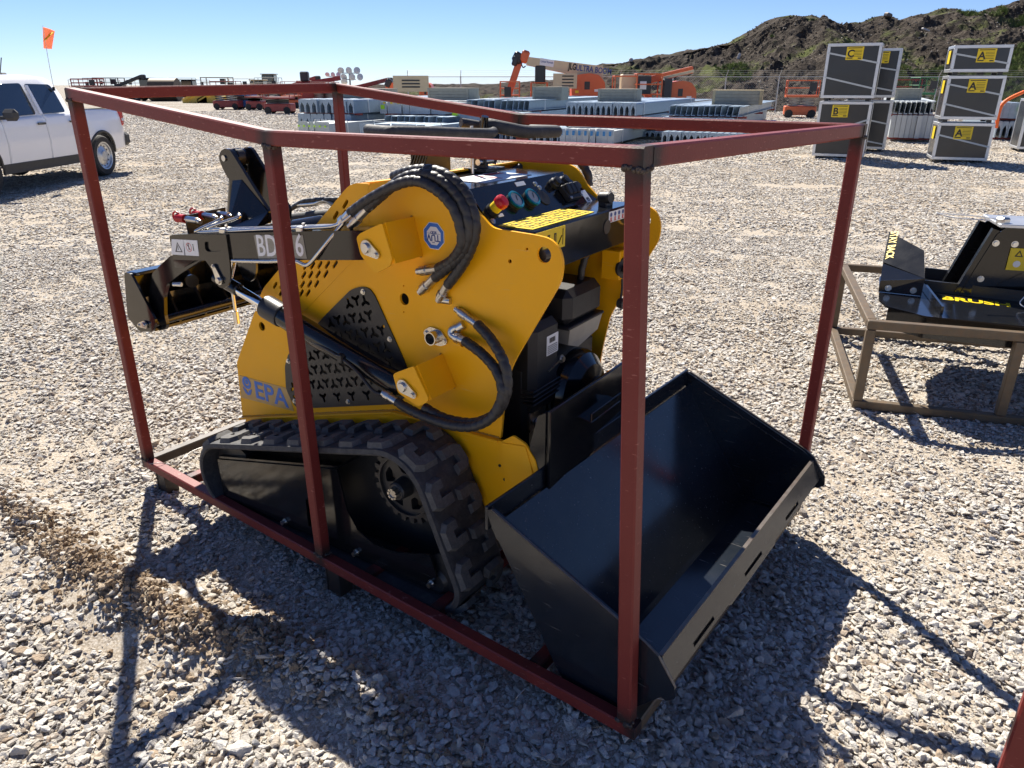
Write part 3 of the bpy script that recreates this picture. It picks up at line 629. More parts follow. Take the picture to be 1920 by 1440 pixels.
for x, y in ((681, 547), (731, 636), (541, 677), (553, 752), (653, 753), (737, 744)): hexbolt(MB(), PV(x, y, NP-.005), (0, -1, 0), .0065).build('grille_bolt', 'zinc', grl)
# black filler box added so the cut-outs read dark, and the chassis box
MB().box((.62, .575, .80), (.80, .50, .55)).build('dark_filler', 'black_satin', sk_)
ch = PR([(462, 784), (742, 774), (940, 828), (985, 858), (1010, 903), (960, 960), (915, 998), (880, 1060), (700, 1000), (420, 900), (456, 800)], .235)
for n0, n1 in ((.236, .249), (1.15-.236, 1.15-.249)): MB().plate([ch], side, n0, n1).build('chassis_side', 'yellow', sk_)
MB().box((.55, .575, .36), (1.15, .60, .22)).build('chassis_floor', 'black_satin', sk_)
# weld flange along the bottom of the side plate
fl = [PV(x, y, NP) for x, y in ((455, 781), (742, 769), (939, 822))]
for n0, n1 in ((NP-.02, NP-.001), (NF+.001, NF+.02)):
    mb = MB()
    for a, b in zip(fl, fl[1:]): mb.bar((a.x, (n0+n1)/2, a.z-.004), (b.x, (n0+n1)/2, b.z-.004), .019, .008, bev=.002)
    mb.build('bottom_flange', 'yellow', sk_)
mb = MB(); rg = random.Random(4)
for a, b in zip(fl, fl[1:]):
    L_ = (b-a).length
    for i in range(int(L_/.007)):
        p = a.lerp(b, i*.007/L_); mb.ball((p.x, NP-.001, p.z+.001), rg.uniform(.003, .0045), 6, 4)
mb.build('weld_bead', 'yellow_weld', sk_)
# rear corner gussets and lower guard
gus = PR([(940, 828), (962, 817), (985, 833), (1003, 862), (1012, 894), (1013, 907), (962, 950), (950, 880)], .225)
for n0, n1 in ((.225, .233), (.925, .917)): MB().plate([rounded(gus, .006)], side, n0, n1).build('rear_gusset', 'yellow', sk_)
a, b = PV(942, 829, .228), PV(962, 905, .228); c_ = PV(915, 998, .236)
for n0 in (.19, .93): MB().add([(a.x, n0+.04, a.z), (a.x+.085, n0+.04, a.z+.012), (b.x+.11, n0+.04, b.z-.05), (b.x-.02, n0+.04, b.z-.06), (a.x, n0+.032, a.z), (a.x+.085, n0+.032, a.z+.012), (b.x+.11, n0+.032, b.z-.05), (b.x-.02, n0+.032, b.z-.06)], [(0, 1, 2, 3), (7, 6, 5, 4), (0, 4, 5, 1), (1, 5, 6, 2), (2, 6, 7, 3), (3, 7, 4, 0)]).build('rear_skirt', 'yellow', sk_)
for x, y in ((937, 873), (946, 899)): q = PV(x, y, .2355); MB().cyl((q.x, .2345, q.z), (q.x, .2385, q.z), .005, 12).build('bolt_hole', 'black_print', sk_)
q = PV(795, 823, .234); MB().box((q.x, .2345, q.z), (.13, .003, .075), Matrix.Rotation(-.25, 3, 'Y')).build('cutout_dark', 'black_satin', sk_)  # flat black plate standing in for the dark inside of an open cutout
for x, y in ((774, 815), (800, 822)): hexbolt(MB(), PV(x, y, .232), (0, -1, 0), .009, .016).build('hydraulic_plug', 'zinc', sk_)
# arm and cylinder brackets that stand out from the near plate (and their mirror)
def bracket(px, wall, name):
    pr = rounded(PR(px, .12), .008)
    w0, w1 = [PV(x, y, .12) for x, y in wall]
    for mir in (0, 1):
        f = (lambda v: v) if not mir else (lambda v: 1.15-v)
        ob = MB().plate([pr], side, f(.12), f(.129)).build(name, 'yellow', sk_)
        d = (w1-w0).normalized(); nn = Vector((-d.z, 0, d.x))*.008
        P = [Vector((w0.x, 0, w0.z)), Vector((w1.x, 0, w1.z))]; P = [P[0], P[1], P[1]+nn, P[0]+nn]
        MB().add([Vector((p.x, f(n), p.z)) for n in (.1295, NP-.001) for p in P], [(0, 1, 2, 3), (7, 6, 5, 4), (0, 4, 5, 1), (2, 6, 7, 3), (0, 3, 7, 4), (1, 5, 6, 2)]).build('bracket_wall', 'yellow', ob)
        mb = MB(); rg = random.Random(9)
        for i in range(26):
            p = w0.lerp(w1, i/25); mb.ball((p.x, f(NP-.002), p.z), rg.uniform(.004, .006), 6, 4)
        mb.build('weld_bead', 'yellow_weld', ob)
    return ob
bracket([(668, 446), (674, 438), (712, 420), (716, 419), (731, 470), (735, 485), (731, 499), (706, 512), (700, 510), (676, 478)], ((715, 419), (734, 496)), 'arm_bracket')
bracket([(737, 703), (742, 699), (774, 687), (776, 689), (803, 747), (801, 754), (785, 762), (781, 761), (746, 736), (739, 711)], ((775, 688), (802, 752)), 'cylinder_bracket')
def pin(x0, y0, x1, y1, n, r, parent=None, name='pin'):
    a, b = PV(x0, y0, n), PV(x1, y1, n); d = Vector((b.x-a.x, b.z-a.z)); L_ = d.length; an = math.atan2(d.y, d.x); r2 = r*.55; o = []
    for i in range(11): t_ = math.pi/2+math.pi*i/10; o.append((r*1.25*math.cos(t_), r*1.25*math.sin(t_)))
    for i in range(9): t_ = -math.pi/2+math.pi*i/8; o.append((L_+r2*1.2*math.cos(t_), r2*1.2*math.sin(t_)))
    lp = [(a.x+x*math.cos(an)-y*math.sin(an), a.z+x*math.sin(an)+y*math.cos(an)) for x, y in o]
    ob = MB().plate([lp], side, n-.008, n-.002).build(name, 'zinc', parent or sk_)
    MB().lathe([(0, .008), (r*.75, .008), (r*.85, .005), (r*.85, 0)], (a.x, n-.008, a.z), (0, -1, 0), 22).build('pin_head', 'zinc', ob)
    hexbolt(MB(), (b.x, n-.008, b.z), (0, -1, 0), r*.38).build('keeper_bolt', 'zinc', ob); return ob
pin(690, 464, 708, 477, .12, .018); pin(758, 724, 777, 739, .12, .018)
# loader arms (near one and its twin), end plates and drop links
AO, AI = .133, .232
arm_px = rounded(PR([(317, 443), (323, 440), (371, 438.5), (694, 431.5), (706, 466), (690, 487.5), (380, 488.5), (326, 487)], AO), [.01, .01, .001, .02, .03, .01, .002, .006])
for mir in (0, 1):
    f = (lambda v: v) if not mir else (lambda v: 1.15-v)
    arm = MB().plate([arm_px], side, f(AO), f(AI)).build('loader_arm', 'black_satin' if False else 'black', sk_)
    gp = rounded(PR([(373, 441), (424, 440), (431, 488), (433, 520), (429, 536), (419, 541), (409, 537), (398, 505), (385, 487), (374, 487)], AO-.006), [.002, .004, .03, .02, .02, .02, .02, .03, .01, .002])
    win = rounded(PR([QZ(985, 320), QZ(1165, 312), QZ(1170, 428), QZ(1020, 432), QZ(990, 400)], AO-.006), .006)
    MB().plate([gp, win], side, f(AO-.0075), f(AO-.0012)).build('pivot_plate', 'black', arm)
    MB().plate([gp[4:]], side, f(AI+.001), f(AI+.009)).build('pivot_plate', 'black', arm)
    dp = rounded(PR([QZ(610, 470), QZ(490, 580), QZ(400, 670), QZ(375, 790), QZ(360, 960), QZ(380, 1090), QZ(430, 1260), QZ(470, 1320), QZ(540, 1310), QZ(560, 1250), QZ(535, 1150), QZ(530, 940), QZ(560, 800), QZ(700, 690), QZ(960, 520), QZ(960, 500)], .16), .008)
    MB().plate([dp], side, f(.158), f(.172)).build('drop_link', 'black', arm)
    q = [PV(*QZ(x, y), n) for x, y, n in ((630, 520, .140), (880, 520, .140), (660, 670, .17), (900, 522, .22), (640, 520, .22))]
    MB().add([(p.x, f(p.y), p.z) for p in q], [(0, 1, 2), (1, 3, 2), (0, 2, 4), (2, 3, 4), (0, 4, 3, 1)]).build('gusset', 'black', arm)
pin(414, 525, 403, 499, AO-.007, .013)
MB().cyl(Vector(PV(325, 533, .155)), Vector(PV(325, 533, .155))+Vector((.03, .015, 0)), .008, 14).build('stop_rod', 'zinc', sk_)
# decals on the near arm
def side_rect(px, n, m, parent, name='decal', th=.0012): return decal([tuple(PV(x, y, n)) for x, y in px], m, parent, th, name)
na = AO-.0003
ds = side_rect([QZ(612, 462), QZ(762, 470), QZ(742, 296), QZ(612, 288)][0:1]+[QZ(758, 471), QZ(742, 296), QZ(612, 290)], na, 'white_print', sk_)
tri = PR([QZ(658, 432), QZ(740, 438), QZ(676, 322)], na); tri2 = PR([QZ(672, 424), QZ(726, 428), QZ(678, 340)], na)
MB().plate([tri, tri2], side, na-.0016, na-.001).build('pictogram', 'black_print', ds)
q = PV(*QZ(686, 385), na); MB().box((q.x, na-.0014, q.z), (.0028, .0008, .016)).build('pictogram', 'black_print', ds)
ds = side_rect([QZ(770, 472), QZ(922, 480), QZ(900, 305), QZ(745, 296)], na, 'white_print', sk_)
q = PV(*QZ(808, 382), na); MB().plate([circle((q.x, q.z), .0165), circle((q.x, q.z), .0148)], side, na-.0016, na-.001).build('pictogram', 'red_print', ds)
mb = MB(); mb.bar((q.x-.011, na-.0013, q.z+.011), (q.x+.011, na-.0013, q.z-.011), .0008, .0018, up=(0, 1, 0)); mb.build('pictogram', 'red_print', ds)
mb = MB()
for dx in (0, .027): MB().box((q.x+dx, na-.0014, q.z-.001), (.004, .0008, .018)).build('pictogram', 'black_print', ds); MB().cyl((q.x+dx, na-.001, q.z+.012), (q.x+dx, na-.0018, q.z+.012), .003, 10).build('pictogram', 'black_print', ds)
mb.bar((q.x, na-.0014, q.z+.005), (q.x-.007, na-.0014, q.z+.009), .0008, .002, up=(0, 1, 0))
mb.build('pictogram', 'black_print', ds)
ds = side_rect([QZ(1590, 508), (576, 485), (568, 441), QZ(1537, 248)], na, 'clear_film', sk_)
ax_ = (Vector(PV(568, 441, na))-Vector(PV(*QZ(1537, 248), na))).normalized()
for s_, (x, y) in (('BD', QZ(1578, 476)), ('6', (555, 479.5))): text(s_, .0985, 'white_print', ds, Vector(PV(x, y, na-.0016)), ax_, (0, 0, 1), bold=.012, sx=.82)
# lift cylinders
for mir in (0, 1):
    f = (lambda v: v) if not mir else (lambda v: 1.15-v)
    a, b = PV(414, 524, .185), PV(757, 726, .185); a = Vector((a.x, f(.185), a.z)); b = Vector((b.x, f(.185), b.z)); d = (b-a); L_ = d.length; d.normalize()
    cy = MB().lathe([(0, .30*L_), (.036, .30*L_), (.038, .31*L_), (.038, .98*L_), (.030, 1.0*L_), (0, 1.0*L_)], a, d, 28).build('lift_cylinder', 'black', sk_)
    MB().cyl(a+d*.04, a+d*(.32*L_), .0185, 22).build('piston_rod', 'chrome', cy)
    MB().lathe([(.019, .275*L_), (.041, .278*L_), (.042, .285*L_), (.042, .37*L_), (.041, .375*L_), (.038, .376*L_)], a, d, 28).build('cylinder_gland', 'black_satin', cy)
    MB().lathe([(0, -.02), (.024, -.02), (.024, .10), (.019, .105)], a, d, 20).build('rod_eye', 'black', cy)
    if not mir:
        pp = [Vector(PV(x, y, n)) for x, y, n in ((530, 598, .18), (532, 612, .17), (545, 622, .165), (600, 648, .15), (640, 672, .145), (668, 695, .142), (700, 733, .14), (722, 741, .14), (738, 748, .14))]
        MB().tube(smoothpath(pp, 6), .006, 10).build('hard_line', 'black_satin', cy)
        for x, y in ((641, 671), ): MB().box(PV(x, y, .148), (.02, .03, .03), bev=.003).build('line_clip', 'black_satin', cy)
# crossbar, tilt linkage, coupler plate
MB().cyl((.02, .235, 1.055), (.02, .915, 1.055), .048, 28).build('arm_crossbar', 'black', sk_)
lk = rounded(PR([TZ(180, 160), TZ(195, 85), TZ(245, 48), TZ(300, 62), TZ(340, 120), TZ(450, 300), TZ(600, 540), TZ(745, 760), TZ(740, 900), TZ(450, 900), TZ(330, 460), TZ(230, 290)], .47), [.02]*5+[.01]*7)
for dn in (0, .10):
    q = PV(*TZ(245, 160), .47)
    MB().plate([lk, circle((q.x, q.z), .012, 14)], side, .47+dn, .484+dn).build('tilt_link', 'black', sk_)
    MB().cyl((q.x, .464+dn, q.z), (q.x, .49+dn, q.z), .0118, 18).build('link_pin', 'zinc', sk_)
gq = [PV(*TZ(x, y), .47) for x, y in ((340, 410), (440, 400), (740, 760), (735, 895), (455, 895))]
MB().add([(p.x, .468, p.z) for p in gq]+[(gq[4].x-.01, .40, gq[4].z-.01), (gq[3].x+.01, .40, gq[3].z-.01)], [(0, 1, 2, 3, 4), (0, 4, 5), (2, 6, 3), (4, 3, 6, 5), (0, 5, 6, 2, 1)]).build('link_gusset', 'black', sk_)
q = PV(*TZ(245, 160), .47); MB().cyl((q.x, .486, q.z), (q.x, .568, q.z), .030, 24).build('pivot_tube', 'black', sk_)
MB().lathe([(.032, 0), (.034, .004), (.034, .03), (.032, .034)], (q.x, .515, q.z), (0, 1, 0), 22).build('pivot_collar', 'black_satin', sk_)
tc_ = MB().cyl((q.x+.005, .527, q.z-.03), (-.36, .527, .93), .034, 22).build('tilt_cylinder', 'black', sk_)
MB().cyl((-.34, .527, .96), (-.43, .527, .78), .018, 18).build('piston_rod', 'chrome', tc_)
MB().cyl((q.x+.045, .527, q.z-.05), (-.31, .527, .96), .006, 10).build('hard_line', 'brass', tc_)
# quick-attach plate
q0, q1, q2, q3 = [PV(*QZ(x, y), .12) for x, y in ((75, 660), (115, 1170), (250, 1330), (400, 1335))]
prf = [(q0.x, q0.z), (q1.x, q1.z), (q2.x, q2.z), (q3.x, q3.z), (q3.x+.035, q3.z+.05), (q0.x+.045, q0.z)]
NQ = 1.03; qa = MB()
for (a, b) in zip(prf[:4], prf[1:4]):
    d = Vector((b[0]-a[0], b[1]-a[1])).normalized(); nn = Vector((-d.y, d.x))*.010
    P = [Vector(a), Vector(b), Vector(b)+nn, Vector(a)+nn]
    qa.add([(p.x, n, p.y) for n in (.131, NQ-.011) for p in P], [(0, 1, 2, 3), (7, 6, 5, 4), (0, 4, 5, 1), (2, 6, 7, 3), (0, 3, 7, 4), (1, 5, 6, 2)])
qa = qa.build('coupler_plate', 'black', sk_)
MB().box((q0.x+.03, .575, q0.z-.006), (.07, NQ-.145, .014), Matrix.Rotation(-.05, 3, 'Y'), .003).build('top_lip', 'black', qa)
for n in (.12, NQ-.011): MB().plate([rounded(prf, .015)], side, n, n+.010).build('end_plate', 'black', qa)
for n in (.24, .36, .48, .66, .78, .90): MB().plate([[(q0.x+.012, q0.z-.02), (q1.x+.012, q1.z+.02), (q3.x, q3.z+.012), (q3.x, q3.z+.03), (q0.x+.04, q0.z-.02)]], side, n, n+.010).build('rib', 'black', qa)
MB().cyl((q3.x-.005, .13, q3.z+.035), (q3.x-.005, NQ-.02, q3.z+.035), .02, 18).build('coupler_shaft', 'black', qa)
mb = MB(); mb.box((q1.x+.05, .575, .77), (.008, .8, .05)); mb.build('stiffener', 'black', qa)
pin(274, 608, 264, 608.5, .12, .013, qa)
for n in (.30, .82):
    MB().lathe([(0, -.012), (.018, -.012), (.026, -.004), (.026, .01), (0, .01)], (-.34, n, .86), (1, -.4, 0), 20).build('lock_boss', 'black', qa)
lp_ = MB().tube(smoothpath([(-.17, .33, .93), (-.13, .33, .935), (-.125, .33, .90), (-.125, .33, .76)], 5), .007, 10).build('lock_lever', 'zinc', sk_); MB().cyl((-.125, .33, .76), (-.125, .33, .71), .012, 14).build('lever_tip', 'zinc', lp_)
# auxiliary couplers and the pipes on the near arm
q = PV(392, 415, .26); cp = MB().bar(PV(*QZ(770, 110), .2)+Vector((0, 0, -.01)), PV(*QZ(1230, 40), .38)+Vector((0, 0, .0)), .006, .075, bev=.002).build('coupler_bracket', 'black_satin', sk_)
cols_ = [PV(*QZ(x, y), n) for x, y, n in ((820, 70, .2), (1010, 30, .27), (1170, 10, .34))]
for i, p in enumerate(cols_):
    cc = MB().cyl(p+Vector((-.02, 0, 0)), p+Vector((.045, 0, 0)), .012, 6).build('hydraulic_fitting', 'zinc', cp)
    MB().cyl(p+Vector((.045, 0, 0)), p+Vector((.06, 0, -.004)), .009, 14).build('fitting_elbow', 'zinc', cc)
for i, p in enumerate(cols_[:2]):
    rc_ = MB().cyl(p+Vector((-.03, 0, 0)), p+Vector((-.07, -.005, .0)), .016, 18).build('dust_cap', 'red_plastic', cp)
    MB().tube([p+Vector((-.075+.022*math.cos(a), -.005, .004+.018*math.sin(a))) for a in np.linspace(0, 6.28, 16)], .0035, 8, False).build('cap_ring', 'red_plastic', rc_)
for k_, (n, dz) in enumerate(((.150, .0), (.168, .001))):
    s0 = [QZ(1175, 40), QZ(1150, 75), QZ(915, 185), QZ(960, 212)] if k_ == 0 else [QZ(1370, 10), QZ(1350, 50), QZ(1050, 150), QZ(1080, 178)]
    pts = [PV(*s0[0], n+.07), PV(*s0[1], n+.05), PV(*s0[2], n), PV(*s0[3], n)]+[PV(x, y, n) for x, y in ((500, 430-2*k_), (600, 426.5-2*k_), (632, 422), (652, 410-3*k_), (660, 404-3*k_))]
    MB().tube(smoothpath(pts, 6), .0065, 12).build('hydraulic_pipe', 'pipe_steel', sk_)
for x in (425, 570): q = PV(x, 432-(x-425)*.02, .158); MB().box(q, (.030, .045, .018), bev=.003).build('pipe_clamp', 'zinc', sk_); hexbolt(MB(), q+Vector((0, 0, .009)), (0, 0, 1), .005, .008).build('clamp_bolt', 'zinc', sk_)
MB().tube(smoothpath([PV(x, y, n) for x, y, n in ((436, 489, .128), (500, 490, .126), (550, 489, .126), (572, 497, .125), (583, 492, .125), (600, 472, .128), (630, 435, .14), (648, 412, .155))], 6), .0065, 12).build('hydraulic_pipe', 'pipe_steel', sk_)
# hoses
def hose(pts, r=.0150, step=.0026, wrap=8):
    P = smoothpath(pts, 24); out = [P[0]]; acc = 0
    for a, b in zip(P, P[1:]):
        acc += (b-a).length
        if acc >= step: out.append(b); acc = 0
    return MB().tube(out, r, 12, True, lambda i, k: r*(1.04-.17*max(0, 1-abs(((i/wrap+k/12) % 1)-.5)*2/.38)**1)).build('hydraulic_hose', 'hose', sk_)
def fitting(p0, p1, parent, r=.0132):
    p0, p1 = Vector(p0), Vector(p1); d = (p1-p0); L_ = d.length; d.normalize()
    MB().cyl(p0, p0+d*L_*.55, r*1.0, 16).build('hose_ferrule', 'zinc', parent); MB().cyl(p0+d*L_*.5, p0+d*L_*.8, r*1.25, 6).build('hose_nut', 'zinc', parent); MB().cyl(p0+d*L_*.8, p1, r*.85, 14).build('hose_stem', 'zinc', parent)
def hz(pts, f): return [PV(*f(x, y), n) for x, y, n in pts]
h1 = hose(hz([(165, 515, .160), (270, 440, .160), (420, 362, .165), (530, 345, .17), (640, 400, .17), (720, 490, .17), (760, 600, .175), (765, 690, .185), (715, 770, .205), (640, 815, .225)], Z2)); fitting(PV(*Z2(165, 515), .16), PV(*Z2(105, 580), .158), h1); fitting(PV(*Z2(635, 817), .225), PV(*Z2(530, 832), .244), h1)
h2 = hose(hz([(255, 490, .168), (330, 425, .17), (440, 335, .18), (560, 308, .185), (670, 350, .185), (760, 450, .185), (800, 560, .185), (800, 660, .19), (760, 745, .2), (690, 810, .215), (620, 865, .23)], Z2)); fitting(PV(*Z2(255, 490), .168), PV(*Z2(160, 590), .16), h2); fitting(PV(*Z2(620, 865), .23), PV(*Z2(540, 945), .244), h2)
h3 = hose(hz([(400, 320, .24), (470, 295, .22), (570, 283, .21), (680, 310, .2), (780, 400, .2), (830, 520, .2), (838, 620, .2), (810, 720, .205), (755, 820, .215), (690, 905, .228)], Z2)); fitting(PV(*Z2(690, 905), .228), PV(*Z2(640, 990), .240), h3)
q = PV(*Z2(650, 985), .24); MB().cyl(q, q+Vector((.035, .004, 0)), .011, 6).build('fitting_elbow', 'zinc', h3)
h4 = hose(hz([(670, 440, .225), (760, 540, .2), (838, 680, .19), (862, 800, .185), (850, 900, .18), (800, 1000, .175), (700, 1058, .17), (600, 1072, .165), (450, 1040, .16), (320, 968, .15)], Z4)); fitting(PV(*Z4(670, 440), .225), PV(*Z4(530, 340), .240), h4, .011)
h5 = hose(hz([(590, 548, .225), (700, 630, .2), (790, 735, .185), (828, 850, .175), (815, 945, .17), (750, 1045, .16), (640, 1095, .15), (500, 1088, .14), (350, 1040, .135), (230, 985, .132), (150, 935, .132)], Z4)); fitting(PV(*Z4(150, 935), .132), PV(*Z4(62, 880), .132), h5)
fitting(PV(*Z4(590, 548), .225), PV(*Z4(515, 515), .228), h5); q = PV(*Z4(508, 500), .23); MB().tube(smoothpath([PV(*Z4(525, 525), .228), PV(*Z4(500, 500), .23), PV(*Z4(510, 470), .235), PV(*Z4(560, 448), .244)], 5), .011, 12).build('fitting_elbow', 'zinc', h5); MB().cyl(PV(*Z4(540, 465), .24), PV(*Z4(580, 440), .246), .015, 6).build('hose_nut', 'zinc', h5)
hose([PV(x, y, n) for x, y, n in ((960, 322, .86), (993, 306, .93), (1026, 305, .96), (1059, 314, .97), (1081, 331, .97), (1098, 352, .97))], .015); hose([PV(x, y, n) for x, y, n in ((1085, 300, 1.0), (1101, 324, 1.0), (1104, 350, 1.0))], .015)
hose([PV(x, y, n) for x, y, n in ((545, 392, .80), (570, 378, .80), (600, 375, .80), (640, 374, .80))], .011)
MB().tube(smoothpath([PV(x, y, .8) for x, y in ((560, 384), (590, 382), (610, 376), (632, 388))], 5), .011, 12).build('hydraulic_pipe', 'zinc', sk_)
MB().tube(smoothpath([PV(x, y, .72) for x, y in ((540, 412), (590, 406), (640, 402), (670, 398))], 5), .024, 14).build('breather_hose', 'rubber', sk_)
# exhaust flange and plugs on the near plate
q = PV(819, 630, NP); fl_ = rounded([(q.x-.045, q.z+.012), (q.x-.02, q.z+.028), (q.x+.02, q.z+.024), (q.x+.045, q.z-.004), (q.x+.042, q.z-.018), (q.x+.018, q.z-.028), (q.x-.02, q.z-.026), (q.x-.045, q.z-.002)], .008)
ex = MB().plate([fl_, circle((q.x, q.z), .017)], side, NP-.007, NP-.001).build('exhaust_flange', 'pipe_steel', sk_)
MB().lathe([(.021, 0), (.021, .03), (.0175, .03), (.0175, -.03)], (q.x, NP-.004, q.z), (0, -1, 0), 24).build('exhaust_pipe', 'pipe_steel', ex); MB().cyl((q.x, NP-.010, q.z), (q.x, NP-.0105, q.z), .0174, 20).build('pipe_bore', 'black_print', ex)
for dx, dz in ((-.036, .006), (.036, -.008)): hexbolt(MB(), (q.x+dx, NP-.007, q.z+dz), (0, -1, 0), .006).build('flange_bolt', 'zinc', ex)
q = PV(1020, 478, NP+.03); MB().cyl((q.x, NP+.02, q.z), (q.x, NP+.06, q.z), .014, 18).build('frame_boss', 'black_satin', sk_)
# round octagonal test badge, upside down, and the emission badge
q = PV(*Z2(616, 640), NP); X, Zv = Vector((1, 0, 0)), Vector((0, 0, 1))
def octa(r): return [(q.x+r*math.cos(R(22.5+45*i)), q.z+r*1.02*math.sin(R(22.5+45*i))) for i in range(8)]
od = MB().plate([octa(.041)], side, NP-.0012, NP-.0002).build('test_badge', 'white_print', sk_)
MB().plate([octa(.039), octa(.028)], side, NP-.0018, NP-.0012).build('badge_ring', 'blue_print', od)
text('TÜV', .028, 'navy_print', od, (q.x+.0225, NP-.0018, q.z+.0035), (-1, 0, 0), (0, 0, -1), bold=.008, sx=.9); text('SÜD', .012, 'navy_print', od, (q.x+.011, NP-.0018, q.z+.0135), (-1, 0, 0), (0, 0, -1), bold=.01)
MB().box((q.x, NP-.0016, q.z+.0065), (.045, .0006, .001)).build('badge_line', 'navy_print', od)
dn_ = NP-.0003
ep = side_rect([Z3(190, 1062), Z3(545, 1155), Z3(500, 1000), Z3(178, 912)], dn_, 'tan_film', sk_, 'emission_badge')
e0, e1 = Vector(PV(*Z3(285, 1070), dn_-.0016)), Vector(PV(*Z3(540, 1150), dn_-.0016)); ax_ = (e1-e0).normalized()
text('EPA', .102, 'blue_print', ep, e0+Vector((0, 0, .006)), ax_, (0, 0, 1), bold=.016, sx=1.14)
q = PV(*Z3(230, 985), dn_); mb = MB()
mb.plate([circle((q.x, q.z+.014), .026, 24), circle((q.x, q.z+.015), .0135, 18)], side, dn_-.0022, dn_-.0014)
mb.plate([[(q.x-.026, q.z-.008), (q.x-.026, q.z-.016), (q.x-.016, q.z-.033), (q.x, q.z-.040), (q.x+.016, q.z-.033), (q.x+.026, q.z-.014), (q.x+.026, q.z-.008), (q.x+.010, q.z-.016), (q.x, q.z-.030), (q.x-.010, q.z-.016)]], side, dn_-.0022, dn_-.0014)
mb.build('badge_emblem', 'blue_print', ep)
MB().plate([circle((q.x, q.z+.017), .0095, 14)], side, dn_-.0024, dn_-.0014).build('badge_emblem', 'blue_print', ep)
# handles and controls on top
def UV(x, y, m): return MA.U(x, y, m)
hp = [UV(x, y, m) for x, y, m in ((742, 247, .95), (794, 247, .95), (851, 249, .95), (906, 250, .95), (921, 249, .935), (926, 245, .90), (914, 239, .86), (884, 233, .82), (864, 230, .80))]
hl = MB().tube(smoothpath([hp[0]+Vector((-.12, .02, 0)), hp[0]+Vector((-.02, -.012, 0))]+hp, 6), .0155, 14).build('hand_loop', 'rubber', sk_)
hp = [UV(x, y, m) for x, y, m in ((905, 232, .86), (925, 236, .90), (960, 243, .94), (985, 247, .95), (1020, 247, .95), (1043, 247, .95))]
hr = MB().tube(smoothpath(hp+[hp[-1]+Vector((-.03, .02, 0)), hp[-1]+Vector((-.12, .015, .0))], 6), .021, 14).build('hand_loop', 'rubber', sk_)
a = UV(886, 326, .90); MB().cyl(a, a+Vector((0, 0, .145)), .0055, 14).build('lever_rod', 'zinc', sk_)
a = UV(905, 320, .88); mb = MB(); mb.box(a+Vector((0, -.015, .06)), (.05, .008, .13)); mb.box(a+Vector((-.02, .02, .06)), (.008, .07, .13)); mb.box(a+Vector((0, .01, .005)), (.09, .11, .01)); cb = mb.build('control_bracket', 'black_satin', sk_)
MB().cyl(a+Vector((.01, -.04, .03)), a+Vector((.01, .04, .03)), .010, 14).build('pivot_bolt', 'zinc', cb)
MB().tube(smoothpath([a+Vector((.0, .03, .11)), a+Vector((.02, .05, .07)), a+Vector((.01, .045, .02))], 5), .011, 10).build('control_boot', 'rubber', cb)
MB().cyl(a+Vector((0, 0, .1)), a+Vector((.02, -.01, .17)), .012, 14).build('handle_post', 'black', cb)
a, b = PV(752, 318, .62), PV(820, 318, .62); lb = MB(); lb.box(((a.x+b.x)/2, .66, a.z+.03), (.012, .15, .12), Matrix.Rotation(-.1, 3, 'Y'), .004); lb.box(((a.x+b.x)/2+.03, .66, a.z+.03), (.05, .16, .13), None, .012); lb = lb.build('work_lamp', 'plastic', sk_)
for i in range(6): MB().bar(((a.x+b.x)/2-.02+.012*i, .578, a.z-.02), ((a.x+b.x)/2+.02+.012*i, .578, a.z+.07), .004, .004).build('lamp_fin', 'black', lb)
MB().box(((a.x+b.x)/2+.02, .66, a.z-.06), (.03, .03, .09)).build('lamp_stalk', 'black', lb)
for n in (.45, .70): hexbolt(MB(), (.86, n, 1.329), (0, 0, 1), .006).build('deck_bolt', 'zinc', sk_)
dd = decal([(.92, .40, 1.3295), (1.06, .40, 1.3295), (1.06, .66, 1.3295), (.92, .66, 1.3295)], 'white_print', sk_); MB().box((.99, .52, 1.3312), (.10, .012, .0006)).build('red_marks', 'red_print', dd); MB().box((.95, .6, 1.3312), (.03, .08, .0006)).build('red_marks', 'red_print', dd)
# engine behind
en = MB(); en.box((1.06, .63, .60), (.30, .46, .36), bev=.02); en.box((1.08, .60, .40), (.30, .56, .16), bev=.01); en = en.build('engine_block', 'black_satin', sk_)
ac = MB(); ac.box((1.185, .485, .785), (.10, .165, .26), bev=.022); ac.box((1.185, .485, .64), (.085, .14, .05), bev=.01); ac = ac.build('air_cleaner', 'plastic', en)
for z in (.655, .67, .685, .7): MB().box((1.185, .485, z), (.106, .171, .006), bev=.002).build('cleaner_rib', 'plastic', ac)
ld = decal([(1.2357, .478, .80), (1.2357, .548, .80), (1.2357, .548, .865), (1.2357, .478, .865)], 'white_print', ac)
mb = MB()
for i in range(9): mb.box((1.2374, .495+.004*i, .848), (.0006, .0018 if i % 3 else .003, .016))
for i in range(5): mb.box((1.2374, .512, .806+.006*i), (.0006, .06, .0022))
mb.build('bar_code', 'black_print', ld)
ff = MB(); ff.box((1.16, .71, .925), (.18, .24, .12), bev=.025); ff = ff.build('filter_cover', 'plastic', en)
MB().box((1.16, .71, .862), (.19, .25, .010), bev=.003).build('cover_rim', 'plastic', ff)
mb = MB(); mb.add([(1.25, .60, .857), (1.25, .83, .857), (1.24, .82, .80), (1.24, .68, .775), (1.24, .61, .80), (1.08, .60, .857), (1.08, .83, .857), (1.09, .82, .80), (1.09, .68, .775), (1.09, .61, .80)], [(0, 1, 2, 3, 4), (9, 8, 7, 6, 5), (0, 5, 6, 1), (1, 6, 7, 2), (2, 7, 8, 3), (3, 8, 9, 4), (4, 9, 5, 0)]); mb.build('carburettor_cover', 'engine_grey', en)
